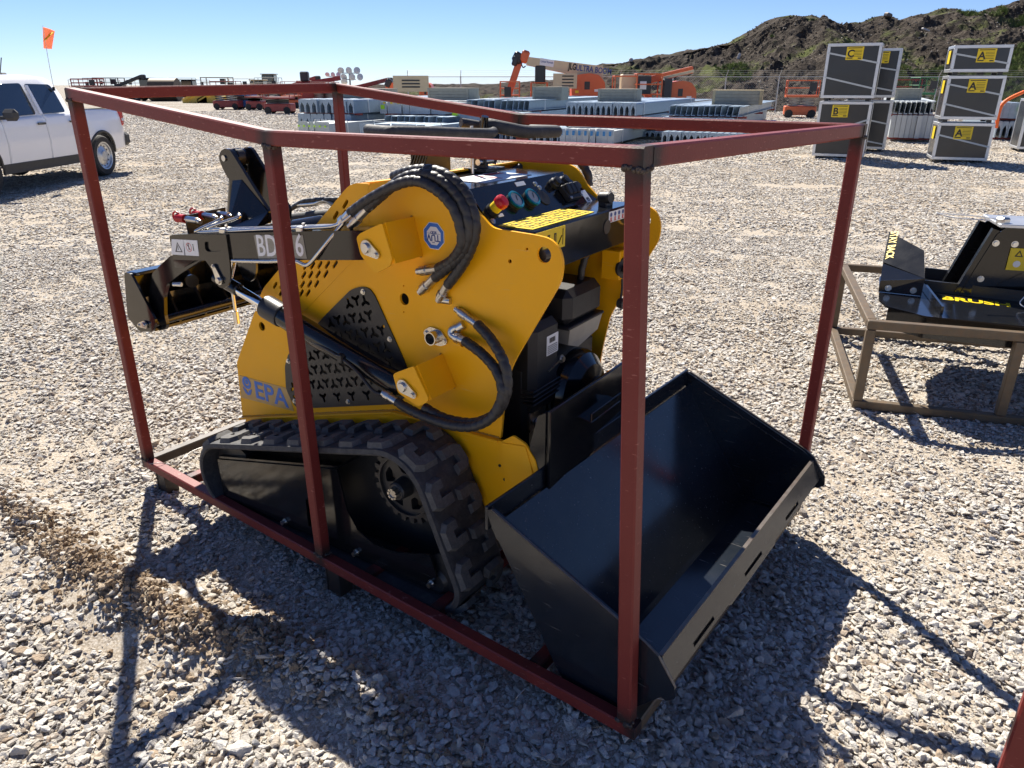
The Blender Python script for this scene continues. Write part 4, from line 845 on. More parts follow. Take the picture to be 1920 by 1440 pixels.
rs = MB().lathe([(.155, 0), (.155, .02), (.145, .045), (.11, .075), (.06, .085), (0, .086)], (1.21, .70, .60), (1, 0, 0), 36).build('recoil_starter', 'black', en)
for i in range(14): a = R(60+i*17); MB().bar((1.27, .70+.075*math.cos(a), .60+.075*math.sin(a)), (1.255, .70+.125*math.cos(a), .60+.125*math.sin(a)), .008, .012, up=(1, 0, 0)).build('cooling_fin', 'black_satin', rs)
MB().lathe([(.07, .070), (.075, .092), (.06, .098), (0, .098)], (1.21, .72, .59), (1, 0, 0), 28).build('starter_hub', 'black_satin', rs); text('420cc', .022, 'clear_film', rs, (1.3088, .685, .585), (0, 1, 0), (0, 0, 1))
MB().add([(1.30, .56, .575), (1.31, .68, .60), (1.31, .69, .575), (1.30, .60, .55), (1.27, .56, .575), (1.28, .68, .60), (1.28, .69, .575), (1.27, .60, .55)], [(0, 1, 2, 3), (7, 6, 5, 4), (0, 4, 5, 1), (1, 5, 6, 2), (2, 6, 7, 3), (3, 7, 4, 0)]).build('pull_grip', 'plastic', rs)
zb_ = MB(); zb_.box((1.215, .46, .585), (.006, .10, .07), bev=.002); zb_.box((1.20, .505, .585), (.04, .006, .07)); zb_ = zb_.build('zinc_bracket', 'zinc', en); MB().box((1.219, .45, .578), (.003, .022, .022)).build('bracket_hole', 'black_print', zb_); hexbolt(MB(), (1.22, .45, .578), (1, 0, 0), .008).build('bracket_bolt', 'zinc', zb_)
MB().cyl((1.22, .53, .63), (1.22, .53, .56), .005, 10).build('choke_rod', 'zinc', en); hexbolt(MB(), (1.235, .575, .762), (1, 0, 0), .010).build('cover_bolt', 'zinc', en); MB().bar((1.237, .49, .745), (1.237, .57, .762), .003, .006).build('spring_clip', 'zinc', en)
MB().tube(smoothpath([(1.225, .50, .60), (1.24, .47, .52), (1.235, .42, .48), (1.2, .36, .475)], 6), .006, 8).build('cable', 'rubber', en)
for dn_2 in (0, .028): MB().tube(smoothpath([(1.15, .80+dn_2, .80), (1.18, .81+dn_2, .70), (1.15, .83+dn_2, .55)], 6), .009, 10).build('fuel_line', 'rubber', en)
hose([(1.22, .78, 1.11), (1.20, .76, 1.02), (1.19, .77, .93)], .012)
# key bracket on the far plate
kb = MB(); kb.box((1.27, .86, 1.03), (.07, .055, .10), bev=.003); kb = kb.build('isolator_bracket', 'yellow', sk_)
MB().lathe([(0, .012), (.034, .012), (.036, .006), (.034, 0)], (1.305, .86, 1.02), (1, -.5, 0), 24).build('isolator_body', 'plastic', kb); MB().cyl((1.305, .855, 1.02), (1.355, .83, 1.015), .014, 16).build('isolator_knob', 'plastic', kb); MB().box((1.375, .822, 1.005), (.03, .006, .07), Matrix.Rotation(.1, 3, 'Y'), .002).build('isolator_key', 'red_plastic', kb)
MB().lathe([(.011, 0), (.018, .0), (.018, .025), (.011, .025)], (1.30, .86, .895), (1, -.3, 0), 18).build('rubber_cap', 'rubber', kb); MB().tube(smoothpath([(1.30, .865, 1.0), (1.30, .872, .95), (1.30, .868, .91)], 5), .004, 8).build('cap_tether', 'rubber', kb)
# folded standing platform at the rear
pf = MB(); pf.box((1.392, .565, .49), (.012, .66, .50), bev=.003); pf = pf.build('standing_platform', 'black', sk_)
MB().plate([[(1.386, .735), (1.386, .30), (1.33, .36), (1.335, .62), (1.36, .72)]], side, .228, .235).build('platform_cheek', 'black', pf)
mb = MB(); mb.box((1.42, .50, .655), (.05, .20, .006), Matrix.Rotation(.15, 3, 'Y'), .002); mb.box((1.442, .50, .668), (.006, .20, .028), None, .002); mb.build('platform_catch', 'black', pf)
# ---------------------------------------------------------------- tracks
def hull(pts):
    pts = sorted(set(pts)); lo = []; up = []
    for P_, o in ((pts, lo), (pts[::-1], up)):
        for p in P_:
            while len(o) > 1 and (o[-1][0]-o[-2][0])*(p[1]-o[-2][1])-(o[-1][1]-o[-2][1])*(p[0]-o[-2][0]) <= 0: o.pop()
            o.append(p)
    return lo[:-1]+up[:-1]
def resample(poly, n):
    P = [Vector(p) for p in poly]+[Vector(poly[0])]; Ls = [0]
    for a, b in zip(P, P[1:]): Ls.append(Ls[-1]+(b-a).length)
    out = []; k = 0
    for i in range(n):
        s_ = Ls[-1]*i/n
        while Ls[k+1] < s_: k += 1
        out.append(P[k].lerp(P[k+1], (s_-Ls[k])/(Ls[k+1]-Ls[k])))
    return out, Ls[-1]
CIRC = ((.122, .222, .150), (.965, .432, .158), (1.135, .178, .098))
TB = .022
def hull_of(dr): return hull([(round(cx+(r+dr)*math.cos(a), 5), round(cz+(r+dr)*math.sin(a), 5)) for cx, cz, r in CIRC for a in np.linspace(0, 2*math.pi, 73)[:-1]])
path, per = resample(hull_of(0), 220)
def belt_ring(n, off): 
    N = len(path); out = []
    for i in range(N):
        tg = (path[(i+1) % N]-path[i-1]).normalized(); out.append((path[i].x-tg.y*off*-1, path[i].y-tg.x*off))
    return out
# hull runs counter-clockwise: outward normal is (tz, -tx)
def off_ring(off):
    N = len(path); o = []
    for i in range(N):
        tg = (path[(i+1) % N]-path[i-1]).normalized(); o.append((path[i].x+tg.y*off, path[i].y-tg.x*off))
    return o
prof_b = [(0, -.016), (.004, -.002), (.014, 0), (.216, 0), (.226, -.002), (.23, -.016), (.226, -TB), (.004, -TB)]     # (n, offset) cross-section
mb = MB(); N = len(path); k = len(prof_b); rings = [off_ring(o_) for _, o_ in prof_b]; Vb = [(rings[j][i][0], prof_b[j][0], rings[j][i][1]) for i in range(N) for j in range(k)]
mb.add(Vb, [(i*k+j, i*k+(j+1) % k, ((i+1) % N)*k+(j+1) % k, ((i+1) % N)*k+j) for i in range(N) for j in range(k)], False)
track = mb.build('rubber_track', 'rubber', sk_)
lugp = [(-.052, .003), (-.052, .066), (-.036, .097), (.028, .099), (.052, .080), (.052, .034), (.020, .034), (.017, .060), (-.014, .058), (-.014, .003)]
lm = MB(); nl = len(lugp); hL = .016
top = [(x*.80, .045+(y-.045)*.86) for x, y in lugp]
tri = tessellate_polygon([[Vector((a, b, 0)) for a, b in top]])
lm.add([(a, b, hL) for a, b in top], [list(t_) for t_ in tri]); lm.add([(a, b, -.004) for a, b in lugp]+[(a, b, hL) for a, b in top], [(i, (i+1) % nl, nl+(i+1) % nl, nl+i) for i in range(nl)])
lug_me = lm.mesh('lug'); lug_me.materials.append(MATS['lug_rubber'])
NL = 23
for row in (0, 1):
    for i in range(NL):
        s_ = (i+.5*row)/NL*N; j = int(s_) % N; f_ = s_-int(s_); p = path[j].lerp(path[(j+1) % N], f_); tg = (path[(j+2) % N]-path[j-1]).normalized()
        o = bpy.data.objects.new('lug', lug_me); COL.objects.link(o); o.parent = track
        T_ = Vector((tg.x, 0, tg.y)); No = Vector((tg.y, 0, -tg.x)); Y = No.cross(T_)
        if row == 0: M_ = Matrix((T_, Y, No)).transposed().to_4x4(); base = .012 if Y.y > 0 else .108
        else: M_ = Matrix((-T_, -Y, No)).transposed().to_4x4(); base = .218 if Y.y > 0 else .122
        M_.translation = Vector((p.x, base, p.y)); o.matrix_basis = M_
tr2 = copy_tree(track); tr2.location = (0, .92, 0)
def undercarriage(mir):
    f = (lambda v: v) if not mir else (lambda v: 1.15-v)
    core = hull_of(-.034); core = [tuple(p) for p in resample(core, 90)[0]]
    uc = MB().plate([core], side, f(.165), f(.18)).build('track_frame', 'black_satin', sk_)
    gd = PR([Z5(210, 345), Z5(760, 392), Z5(903, 405), Z5(930, 520), Z5(960, 640), Z5(1025, 760), Z5(1120, 840), Z5(1250, 885), Z5(1440, 900), Z5(1482, 1030), Z5(1425, 1095), Z5(910, 865), Z5(800, 805), Z5(500, 672), Z5(250, 572)], .035)
    win = rounded(PR([Z5(722, 575), Z5(800, 590), Z5(805, 755), Z5(735, 730)], .035), .005)
    gu = MB().plate([gd, win], side, f(.035), f(.041)).build('track_guard', 'black', uc)
    a, b = PV(*Z5(212, 344), .035), PV(*Z5(903, 404), .035)
    MB().bar((a.x, f(.098), a.z+.006), (b.x, f(.098), b.z+.006), .114, .008).build('guard_top', 'black', gu)
    a, b = PV(*Z5(212, 344), .035), PV(*Z5(250, 572), .035); MB().bar((a.x, f(.098), a.z), (b.x, f(.098), b.z), .114, .006, up=(1, 0, 0)).build('guard_end', 'black', gu)
    for x, y in ((604, 705), (1018, 883), (1453, 1064)):
        q = PV(*Z5(x, y), .035); hexbolt(MB(), (q.x, f(.034), q.z), (0, -1 if not mir else 1, 0), .009, .014).build('guard_bolt', 'zinc', gu)
    for x, y in ((660, 745), (1075, 930), (1480, 1075)):
        q = PV(*Z5(x, y), .055); MB().lathe([(.0, .0), (.035, .0), (.048, .012), (.048, .05), (.04, .06)], (q.x, f(.05), q.z+.012), (0, 1 if not mir else -1, 0), 28).build('bottom_roller', 'black_satin', uc)
    c_ = (CIRC[1][0], CIRC[1][1]); rt = CIRC[1][2]-TB-.004; o = []
    for i in range(22):
        for da, rr in ((-.34, .86), (-.22, 1), (.22, 1), (.34, .86)): a = 2*math.pi*(i+da)/22; o.append((c_[0]+rt*rr*math.cos(a), c_[1]+rt*rr*math.sin(a)))
    wins = []
    for i in range(5):
        a0 = 2*math.pi*i/5+.35; da = .40; w_ = [(c_[0]+r_*math.cos(a), c_[1]+r_*math.sin(a)) for r_, a in ((.045, a0-da*.55), (.082, a0-da), (.086, a0), (.082, a0+da), (.045, a0+da*.55))]; wins.append(rounded(w_, .008))
    sp = MB().plate([o]+wins, side, f(.085), f(.115)).build('drive_sprocket', 'black_satin', uc)
    MB().lathe([(.098, 0), (.098, .012), (.104, .012), (.104, 0)], (c_[0], f(.085), c_[1]), (0, -1 if not mir else 1, 0), 40).build('sprocket_rim', 'black_satin', sp)
    MB().lathe([(0, .045), (.026, .045), (.03, .04), (.034, .0)], (c_[0], f(.085), c_[1]), (0, -1 if not mir else 1, 0), 26).build('sprocket_hub', 'black_satin', sp)
    mb = MB(); mb.lathe([(0, .060), (.011, .060), (.011, .045)], (c_[0], f(.085), c_[1]), (0, -1 if not mir else 1, 0), 16)
    for i in range(8): a = i*math.pi/4; mb.box((c_[0]+.0155*math.cos(a), f(.032), c_[1]+.0155*math.sin(a)), (.007, .022, .009), Matrix.Rotation(-a, 3, 'Y'))
    mb.build('castle_nut', 'zinc', sp)
    for j, k_ in ((0, .8), (2, .75)):
        c_ = CIRC[j]; MB().lathe([(0, 0), (c_[2]*.4, 0), (c_[2]*k_, .006), (c_[2]-.03, .006), (c_[2]-.03, .10)], (c_[0], f(.06), c_[1]), (0, 1 if not mir else -1, 0), 32).build('idler_wheel', 'black_satin', uc)
undercarriage(0); undercarriage(1)
# ---------------------------------------------------------------- the loose bucket
bk = thing('loader_bucket', 'empty black steel bucket with folded lip lying in the end of the red frame', 'bucket', CR.w(0, 0), CR_ANG)
V0, V1 = .052, 1.305
bt, bb, ff_, lp = (1.864, .510), (2.150, .075), (2.275, .085), (2.425, .262); rim2 = (2.345, .335)
def fold(pts, n0, n1, th, name, m='bucket_black', parent=bk):
    mb = MB()
    for a, b in zip(pts, pts[1:]):
        d = Vector((b[0]-a[0], b[1]-a[1])).normalized(); nn = Vector((-d.y, d.x))*th; P = [Vector(a), Vector(b), Vector(b)+nn, Vector(a)+nn]
        mb.add([(p.x, n, p.y) for n in (n0, n1) for p in P], [(0, 1, 2, 3), (7, 6, 5, 4), (0, 4, 5, 1), (2, 6, 7, 3), (0, 3, 7, 4), (1, 5, 6, 2)])
    return mb.build(name, m, parent)
back = fold([(1.872, .490), (2.155, .090), (2.168, .078)], V0+.008, V1-.008, .006, 'back_wall')
fold([(2.168, .076), (2.280, .080)], V0+.008, V1-.008, .006, 'bucket_floor')
fold([(2.281, .081), (2.386, .316)], V0+.008, V1-.008, .007, 'front_wall')
MB().bar((1.862, V0-.01, .518), (1.862, V1+.01, .518), .010, .075, bev=.002).build('top_strip', 'bucket_black', bk).location = (0, 0, 0)
side_o = [(1.858, .540), (1.875, .548), (2.345, .352), (2.380, .330), (2.428, .262), (2.432, .235), (2.405, .215), (2.33, .13), (2.28, .07), (2.148, .062), (2.09, .13), (1.90, .45), (1.862, .500)]
for n in (V0, V1-.009): MB().plate([rounded(side_o, [.002, .004, .02, .02, .012, .01, .03, .01, .02, .02, .02, .02, .004])], side, n, n+.009).build('side_wall', 'bucket_black', bk)
for n in (V0-.0085, V1+.0005):
    MB().plate([rounded([(1.862, .541), (1.878, .549), (2.348, .354), (2.384, .332), (2.434, .262), (2.438, .232), (2.415, .212), (2.36, .235), (2.30, .29), (1.895, .466)], .006)], side, n, n+.008).build('rim_plate', 'bucket_black', bk)
    mb = MB(); rr_ = [(1.862, .5415), (1.879, .5495), (2.348, .3545), (2.385, .3325), (2.435, .2625)]
    for a, b in zip(rr_, rr_[1:]): mb.bar((a[0], n+.004, a[1]), (b[0], n+.004, b[1]), .0070, .0016)
    mb.build('worn_edge', 'bare_edge', bk)
# lip with long cut-outs along its lower edge
w0, w1 = V0+.01, V1-.01; lipd = Vector((lp[0]-2.385, lp[1]-.285)); cut = []
edge = [(w0, .030), (.42, .030), (.435, .022), (.80, .022), (.815, .030), (w1, .030), (w1, .1035), (w0, .1035)]
slts = [[(a_, .040), (b_, .040), (b_, .051), (a_, .051)] for a_, b_ in ((.56, .70), (.93, 1.06), (.20, .33))]
U0 = Vector((2.433, .230)); ud = Vector((-.047, .094)).normalized(); un = Vector((-ud.y, ud.x))
MB().plate([edge]+slts, lambda a, b, t_: (U0.x+ud.x*b+un.x*t_, a, U0.y+ud.y*b+un.y*t_), .0, .009).build('lip_plate', 'bucket_black', bk)
e0 = U0+ud*.1045+un*.004; MB().bar((e0.x, w0, e0.y), (e0.x, w1, e0.y), .011, .004).build('lip_edge', 'bare_edge', bk)
MB().bar((2.372, w0, .242), (2.372, w1, .242), .006, .075, up=(.42, 0, .9)).build('lower_strip', 'bucket_black', bk)
MB().bar((2.318, w0, .128), (2.318, w1, .128), .006, .05, up=(.42, 0, .9)).build('brown_strip', 'bare_edge', bk)  # brownish strip low on the outside of the front wall
def weld_line(p0, p1, m='bucket_black', r=.0035, st=.006):
    mb = MB(); p0, p1 = Vector(p0), Vector(p1); L_ = (p1-p0).length; rg = random.Random(int(L_*1e4))
    for i in range(int(L_/st)): mb.ball(p0.lerp(p1, i*st/L_)+Vector((rg.uniform(-1, 1), rg.uniform(-1, 1), rg.uniform(-1, 1)))*.001, r*rg.uniform(.8, 1.25), 6, 4)
    return mb.build('weld_bead', m, bk)
weld_line((1.874, V0+.02, .487), (1.874, V1-.02, .487)); weld_line((1.905, V1-.012, .45), (2.15, V1-.012, .105)); weld_line((1.905, V0+.012, .45), (2.15, V0+.012, .105)); weld_line((2.17, V1-.014, .09), (2.27, V1-.014, .092)); weld_line((1.95, V1-.012, .487), (2.33, V1-.012, .335))
# thin binding wires left by the frame
def wire(pts, label, r=.0012): o = MB().tube(smoothpath(pts, 8), r, 6).build('binding_wire', 'wire'); tag(o, label, 'wire'); return o
G = lambda x, y, z=0.: Vector(gnd(x, y, z))
wire([G(985, 1290, .13), G(968, 1310, .11), G(964, 1330, .06), G(975, 1365, .045), G(1000, 1400, .04), G(1030, 1428, .045), G(1050, 1432, .04), G(1062, 1420, .045), G(1058, 1385, .05)], 'pale binding wire hooked over the near bottom rail and trailing on gravel', .0016)
wire([G(1218, 1308, .15), G(1245, 1312, .13), G(1252, 1320, .10), G(1240, 1345, .05), G(1222, 1360, .04), G(1212, 1372, .045)], 'short bent wire looped at the frame corner below the bucket lip')
wire([G(280, 870, .125), G(300, 868, .13), G(330, 870, .10), G(360, 846, .10), G(400, 832, .1)], 'thin pale wire tied round the rear corner of the red frame', .0014)
# ---------------------------------------------------------------- earth bank behind the yard
SKY = [(700, 157), (900, 156), (1040, 148), (1100, 134), (1125, 121), (1185, 111), (1250, 99), (1330, 87), (1370, 76), (1400, 60), (1430, 40), (1455, 31), (1480, 26), (1520, 27), (1545, 36), (1575, 42), (1620, 40), (1650, 27), (1672, 28), (1685, 34), (1740, 20), (1770, 15), (1830, 21), (1870, 10), (1900, 0), (1960, -14), (2060, -40), (2200, -55), (2500, -60)]
rx, rz_ = [], []
for x, y in SKY: q = at_depth(x, y, 66); rx.append(q[0]); rz_.append(q[2])
NXh, NTh = 330, 90
xs = np.linspace(rx[0], rx[-1], NXh); tv = np.linspace(0, 1.5, NTh)
Xh, Th_ = np.meshgrid(xs, tv, indexing='ij'); crest = np.maximum(np.interp(Xh, rx, rz_), 0)
prof_h = np.where(Th_ < 1, np.clip(Th_, 0, 1)**.85, 1-(Th_-1)*.5)
Yh = 47.5+Th_*18.5+(vnoise(Xh*.25, Th_*3, 31)-.5)*4*np.clip(Th_*3, 0, 1)*np.where(Th_ < .95, 1, .2)
rough_ = (vnoise(Xh*.9, Yh*.9, 32)-.5)*.75+(vnoise(Xh*2.4, Yh*2.4, 33)-.5)*.35+(vnoise(Xh*6, Yh*6, 34)-.5)*.18
Zh = crest*prof_h+rough_*np.clip(crest/3, 0, 1)*np.clip(Th_*5, 0, 1)*np.where(Th_ < .93, 1, .35)-.08
me = bpy.data.meshes.new('earth_bank'); me.from_pydata(np.stack([Xh, Yh, Zh], -1).reshape(-1, 3).tolist(), [], [(i*NTh+j, (i+1)*NTh+j, (i+1)*NTh+j+1, i*NTh+j+1) for i in range(NXh-1) for j in range(NTh-1)])
def bank_mat():
    m = bpy.data.materials.new('bank_soil'); m.use_nodes = True; nt = m.node_tree; L = nt.links; p = nt.nodes['Principled BSDF']; tc = nd(nt, 'ShaderNodeTexCoord')
    n = nd(nt, 'ShaderNodeTexNoise'); n.inputs['Scale'].default_value = 1.4; n.inputs['Detail'].default_value = 11; n.inputs['Roughness'].default_value = .72; L.new(tc.outputs['Object'], n.inputs['Vector'])
    r = nd(nt, 'ShaderNodeValToRGB'); e = r.color_ramp.elements; e[0].position = .32; e[0].color = (.024, .019, .015, 1); e[1].position = .76; e[1].color = (.15, .125, .10, 1); k = e.new(.52); k.color = (.062, .050, .040, 1); L.new(n.outputs['Fac'], r.inputs[0])
    n2 = nd(nt, 'ShaderNodeTexNoise'); n2.inputs['Scale'].default_value = .23; n2.inputs['Detail'].default_value = 7; n2.inputs['Roughness'].default_value = .65; L.new(tc.outputs['Object'], n2.inputs['Vector'])
    m2 = nd(nt, 'ShaderNodeMapRange'); m2.inputs[1].default_value = .54; m2.inputs[2].default_value = .64; m2.inputs[4].default_value = .8; L.new(n2.outputs['Fac'], m2.inputs[0])
    n3 = nd(nt, 'ShaderNodeTexNoise'); n3.inputs['Scale'].default_value = 5; n3.inputs['Detail'].default_value = 5; L.new(tc.outputs['Object'], n3.inputs['Vector'])
    gr_ = nd(nt, 'ShaderNodeMix', data_type='RGBA'); gr_.inputs[6].default_value = (.06, .075, .02, 1); gr_.inputs[7].default_value = (.17, .20, .055, 1); L.new(n3.outputs['Fac'], gr_.inputs[0])
    mx = nd(nt, 'ShaderNodeMix', data_type='RGBA'); L.new(m2.outputs[0], mx.inputs[0]); L.new(r.outputs[0], mx.inputs[6]); L.new(gr_.outputs[2], mx.inputs[7]); L.new(mx.outputs[2], p.inputs['Base Color'])
    p.inputs['Roughness'].default_value = .95; p.inputs['Specular IOR Level'].default_value = .1
    b = nd(nt, 'ShaderNodeBump'); b.inputs['Strength'].default_value = 1; b.inputs['Distance'].default_value = .35; L.new(n.outputs['Fac'], b.inputs['Height']); L.new(b.outputs[0], p.inputs['Normal']); return m
me.materials.append(bank_mat()); bank = bpy.data.objects.new('earth_bank', me); COL.objects.link(bank); bank['kind'] = 'structure'
# loose rubble and grass tufts on the bank
def on_bank(n, lo=.03, hi=1.0):
    i = RNG.uniform(.35*NXh, NXh*.93, n); j = RNG.uniform(lo, hi, n)*NTh/1.5
    a = i.astype(int); b = j.astype(int); return np.stack([Xh[a, b]+RNG.uniform(-.15, .15, n), Yh[a, b]+RNG.uniform(-.1, .1, n), Zh[a, b]], -1), a, b
stone_mat('rubble', [(0, (.045, .035, .028)), (.45, (.10, .08, .062)), (.8, (.18, .15, .12)), (.93, (.30, .27, .23)), (1, (.5, .47, .42))], .95)
rub = stones_collection('rubble_lump', 'rubble', 9, 8, 12)
P_, a_, b_ = on_bank(15000); k = len(P_); s = .08+.38*RNG.beta(1, 6, k)
scatter('bank_rubble', rub, 9, P_, np.stack([RNG.normal(0, .4, k), RNG.normal(0, .4, k), RNG.uniform(0, 6.28, k)], -1), s[:, None]*RNG.uniform(.7, 1.3, (k, 3)), label='dark stones and rubble strewn over the earth bank', cat='rubble')
stone_mat('grass_leaf', [(0, (.08, .11, .03)), (.6, (.15, .20, .05)), (1, (.26, .28, .10))], .8)
gcol = bpy.data.collections.new('grass_tuft')
for i in range(5):
    rg = random.Random(i); mb = MB()
    for _ in range(26):
        a = rg.uniform(0, 6.28); r0 = rg.uniform(0, .22); b = Vector((r0*math.cos(a), r0*math.sin(a), 0)); tip = b+Vector((rg.uniform(-.22, .22), rg.uniform(-.22, .22), rg.uniform(.15, .42))); w = Vector((math.cos(a+1.6), math.sin(a+1.6), 0))*.03
        mb.add([b-w, b+w, tip], [(0, 1, 2)])
    m_ = mb.mesh('grass_tuft'); m_.materials.append(MATS['grass_leaf']); gcol.objects.link(bpy.data.objects.new('grass_tuft_%d' % i, m_))
P_, a_, b_ = on_bank(26000, .02, .98); pt = vnoise(P_[:, 0]*.22+3, P_[:, 2]*.5+P_[:, 1]*.2, 41)*.65+vnoise(P_[:, 0]*.9, P_[:, 2]*1.4, 42)*.35
P_ = P_[pt > .64]; k = len(P_); scatter('bank_grass', gcol, 5, P_, np.stack([np.zeros(k), np.zeros(k), RNG.uniform(0, 6.28, k)], -1), RNG.uniform(.35, .95, (k, 1))*np.ones((1, 3)), label='patches of green grass and weeds growing on the earth bank', cat='grass')
def bank_point(x, y):
    best = None
    d = ray(x, y)
    for Y in np.arange(47.5, 66, .25):
        q = CAM+d*(Y/d[1]); ii = int(np.clip((q[0]-xs[0])/(xs[1]-xs[0]), 0, NXh-1)); jj = int(np.argmin(abs(Yh[ii]-q[1])))
        if q[2] <= Zh[ii, jj]: return Vector((q[0], q[1], Zh[ii, jj]))
    return Vector(q)
for x, y, sz, lb in ((1385, 107, (.28, .2, .5), 'pale upright concrete lump halfway up the bank'), (1735, 54, (.8, .3, .14), 'long pale slab near the bank top between the crate stacks'), (1664, 31, (.6, .5, .35), 'dark boulder sitting on the skyline of the bank'), (1183, 112, (.35, .25, .3), 'grey broken block near the left foot of the bank')):
    p = bank_point(x, y+4); mb = MB(); mb.box((0, 0, sz[2]*.35), sz, Matrix.Rotation(.25, 3, 'Y')@Matrix.Rotation(.4, 3, 'Z'), .09)
    o = mb.build('rubble_block', 'bare_edge' if 'dark' in lb else 'concrete_bit'); o.location = p; tag(o, lb, 'block')
# ---------------------------------------------------------------- chain-link fence
fe = thing('chain_link_fence', 'grey chain-link fence with angled post tops along the foot of the bank', 'fence', (0, 45.5, 0))
FH = 2.0; mb = MB()
for x in np.arange(-6, 34, 3.05):
    MB().cyl((x, 0, 0), (x, 0, FH), .035, 8).cyl((x, 0, FH), (x+.04, -.18, FH+.32), .018, 6).build('fence_post', 'fence_galv', fe)
MB().cyl((-6, 0, FH-.03), (33.6, 0, FH-.03), .022, 6).build('top_rail', 'fence_galv', fe)
for dz in (.1, .2, .3): MB().cyl((-6, -.06-dz*.4, FH+dz), (33.6, -.06-dz*.4, FH+dz), .004, 4).build('barbed_wire', 'fence_galv', fe)
Hm = FH-.06
for x in np.arange(-6-Hm, 33.6, .13):
    for sg in (1, -1):
        a = x if sg > 0 else x+Hm; b = x+Hm if sg > 0 else x
        mb.add([(a-.003, -.03, .05), (a+.003, -.03, .05), (b+.003, -.03, Hm), (b-.003, -.03, Hm)], [(0, 1, 2, 3)])
mb.build('wire_mesh', 'fence_galv', fe, kind='stuff')
# ---------------------------------------------------------------- bundles of galvanised beams
YANG = R(-24)
def bundle(px, Y, n, style, label, length=8.5, ang=YANG, group='bundles of galvanised beams', matl='galv', tags=(), dun='red_machine', zmin=None, gapz=.06):
    x0, x1, y0, y1 = px; P = at_depth(x0, y1, Y); fr_ = Frame((P[0], P[1]), ang); W_ = fr_.V(x1, y1, 0).x; z0 = max(.08, P[2]) if zmin is None else zmin; z1 = at_depth(x0, y0, Y)[2]; H = z1-z0; w = W_/n
    t_ = thing('beam_bundle', label, 'beams', (P[0], P[1], z0), ang, group); g_ = w*.03
    mb = MB()
    if style == 'M':
        o = [(g_, 0), (g_, H*.92), (w*.12, H), (w*.88, H), (w-g_, H*.92), (w-g_, 0), (w*.80, 0), (w*.78, H*.5), (w*.5, H*.78), (w*.22, H*.5), (w*.20, 0)]
        mb.plate([o], lambda a, b, q: (a, q, b), 0, length)
    elif style == 'plate':
        hs = [circle((w*a, H*b), w*.055, 6) for a in (.3, .7) for b in (.2, .45, .8)]
        mb.plate([[(g_, 0), (w-g_, 0), (w-g_, H), (g_, H)]]+hs, lambda a, b, q: (a, q, b), -.012, 0)
        mb.plate([[(w*.1, .01), (w*.9, .01), (w*.9, H*.9), (w*.1, H*.9)]], lambda a, b, q: (a, q, b), .001, length)
    else:
        o = [(g_, 0), (w*.75, 0), (w*.75, H*.08), (w*.16, H*.1), (w*.3, H*.9), (w*.98, H*.93), (w*.98, H), (w*.24, H)]
        mb.plate([o], lambda a, b, q: (a, q, b), 0, length)
    me_ = mb.mesh('beam'); me_.materials.append(MATS[matl]); rg = random.Random(label)
    for i in range(n):
        o = bpy.data.objects.new('beam', me_); COL.objects.link(o); o.parent = t_; o.location = (i*w, rg.uniform(-.06, .06), rg.uniform(0, .012))
        if style == 'open': o.rotation_euler = (0, rg.uniform(-.06, .06), 0)
    if gapz and z0 > .07:
        lo = -min(gapz, z0-.01) if zmin is None or z0 > .2 else -z0
        for v in (.35, length*.5, length-.4): MB().box((W_/2, v, lo/2-.001), (W_+.1, .10, -lo-.004)).build('dunnage', dun, t_)
    for i, v in enumerate((.8, length-.8)):
        mb = MB()
        for a, b in (((-.01, H), (W_+.01, H)),): mb.box((W_/2, v, H+.012), (W_+.03, .035, .006))
        mb.box((-.012, v, H/2), (.005, .035, H)); mb.box((W_+.012, v, H/2), (.005, .035, H)); mb.build('steel_strap', 'nylon_white', t_)
    for a, b, w_, h_, m_ in tags: MB().box((W_*a, -.09 if style == 'M' else -.08, H*b), (w_, .006, h_)).build('tag', m_, t_)
    return t_
bundle((560, 621, 228, 258), 22.0, 6, 'plate', 'beams with green-marked end plates, lowest and leftmost of the stacks', matl='galv_pale', tags=[(.1+.16*i, .75, .06, .05, 'tag_green') for i in range(6)])
bundle((674, 800, 231, 262), 21.5, 8, 'plate', 'beams with plain pale blue end plates just above the near top rail')
bundle((720, 841, 217, 236), 23.4, 10, 'open', 'jumbled open channels behind the plain blue end plates')
bundle((560, 663, 186, 211), 24.2, 8, 'M', 'pale blue notched beams on red bearers at the left end of the stacks')
bundle((560, 663, 213, 250), 24.4, 8, 'M', 'notched beams lying under the left end of the stacks', dun='wood_grey')
bundle((715, 836, 190, 213), 24.2, 9, 'plate', 'beams with cream end plates and a row of yellow labels', matl='galv_pale', tags=[(.08+.11*i, .88, .07, .05, 'yellow_print') for i in range(5)]+[(.05, .55, .14, .12, 'tag_green')])
bundle((848, 972, 209, 233), 23.2, 9, 'plate', 'blue-grey perforated end plates with one green tag at the corner', tags=[(.06, .75, .16, .12, 'tag_green')])
bundle((850, 972, 235, 268), 23.3, 8, 'M', 'beams low down below the perforated blue-grey plates', dun='wood_grey')
bundle((872, 1003, 187, 206), 24.6, 12, 'open', 'slanting open channels stacked below the pale boxes in the middle')
bundle((1060, 1193, 192, 215), 23.0, 12, 'M', 'long row of blue notched beams under the pale cabinet by the second boom lift')
bundle((1060, 1193, 217, 238), 23.2, 11, 'M', 'notched beams one layer below the long blue row', dun='wood_grey')
bundle((1048, 1151, 241, 268), 21.5, 9, 'plate', 'cream end plates each with a blue label, beside the right hand loop', matl='galv_pale', tags=[(.06+.11*i, .72, .07, .12, 'strap_blue') for i in range(9)])
bundle((1253, 1394, 198, 217), 22.6, 13, 'open', 'bright open channels directly under the tan plywood box')
bundle((1228, 1372, 219, 243), 22.1, 10, 'plate', 'pale plates in the middle layer of the right-hand stack')
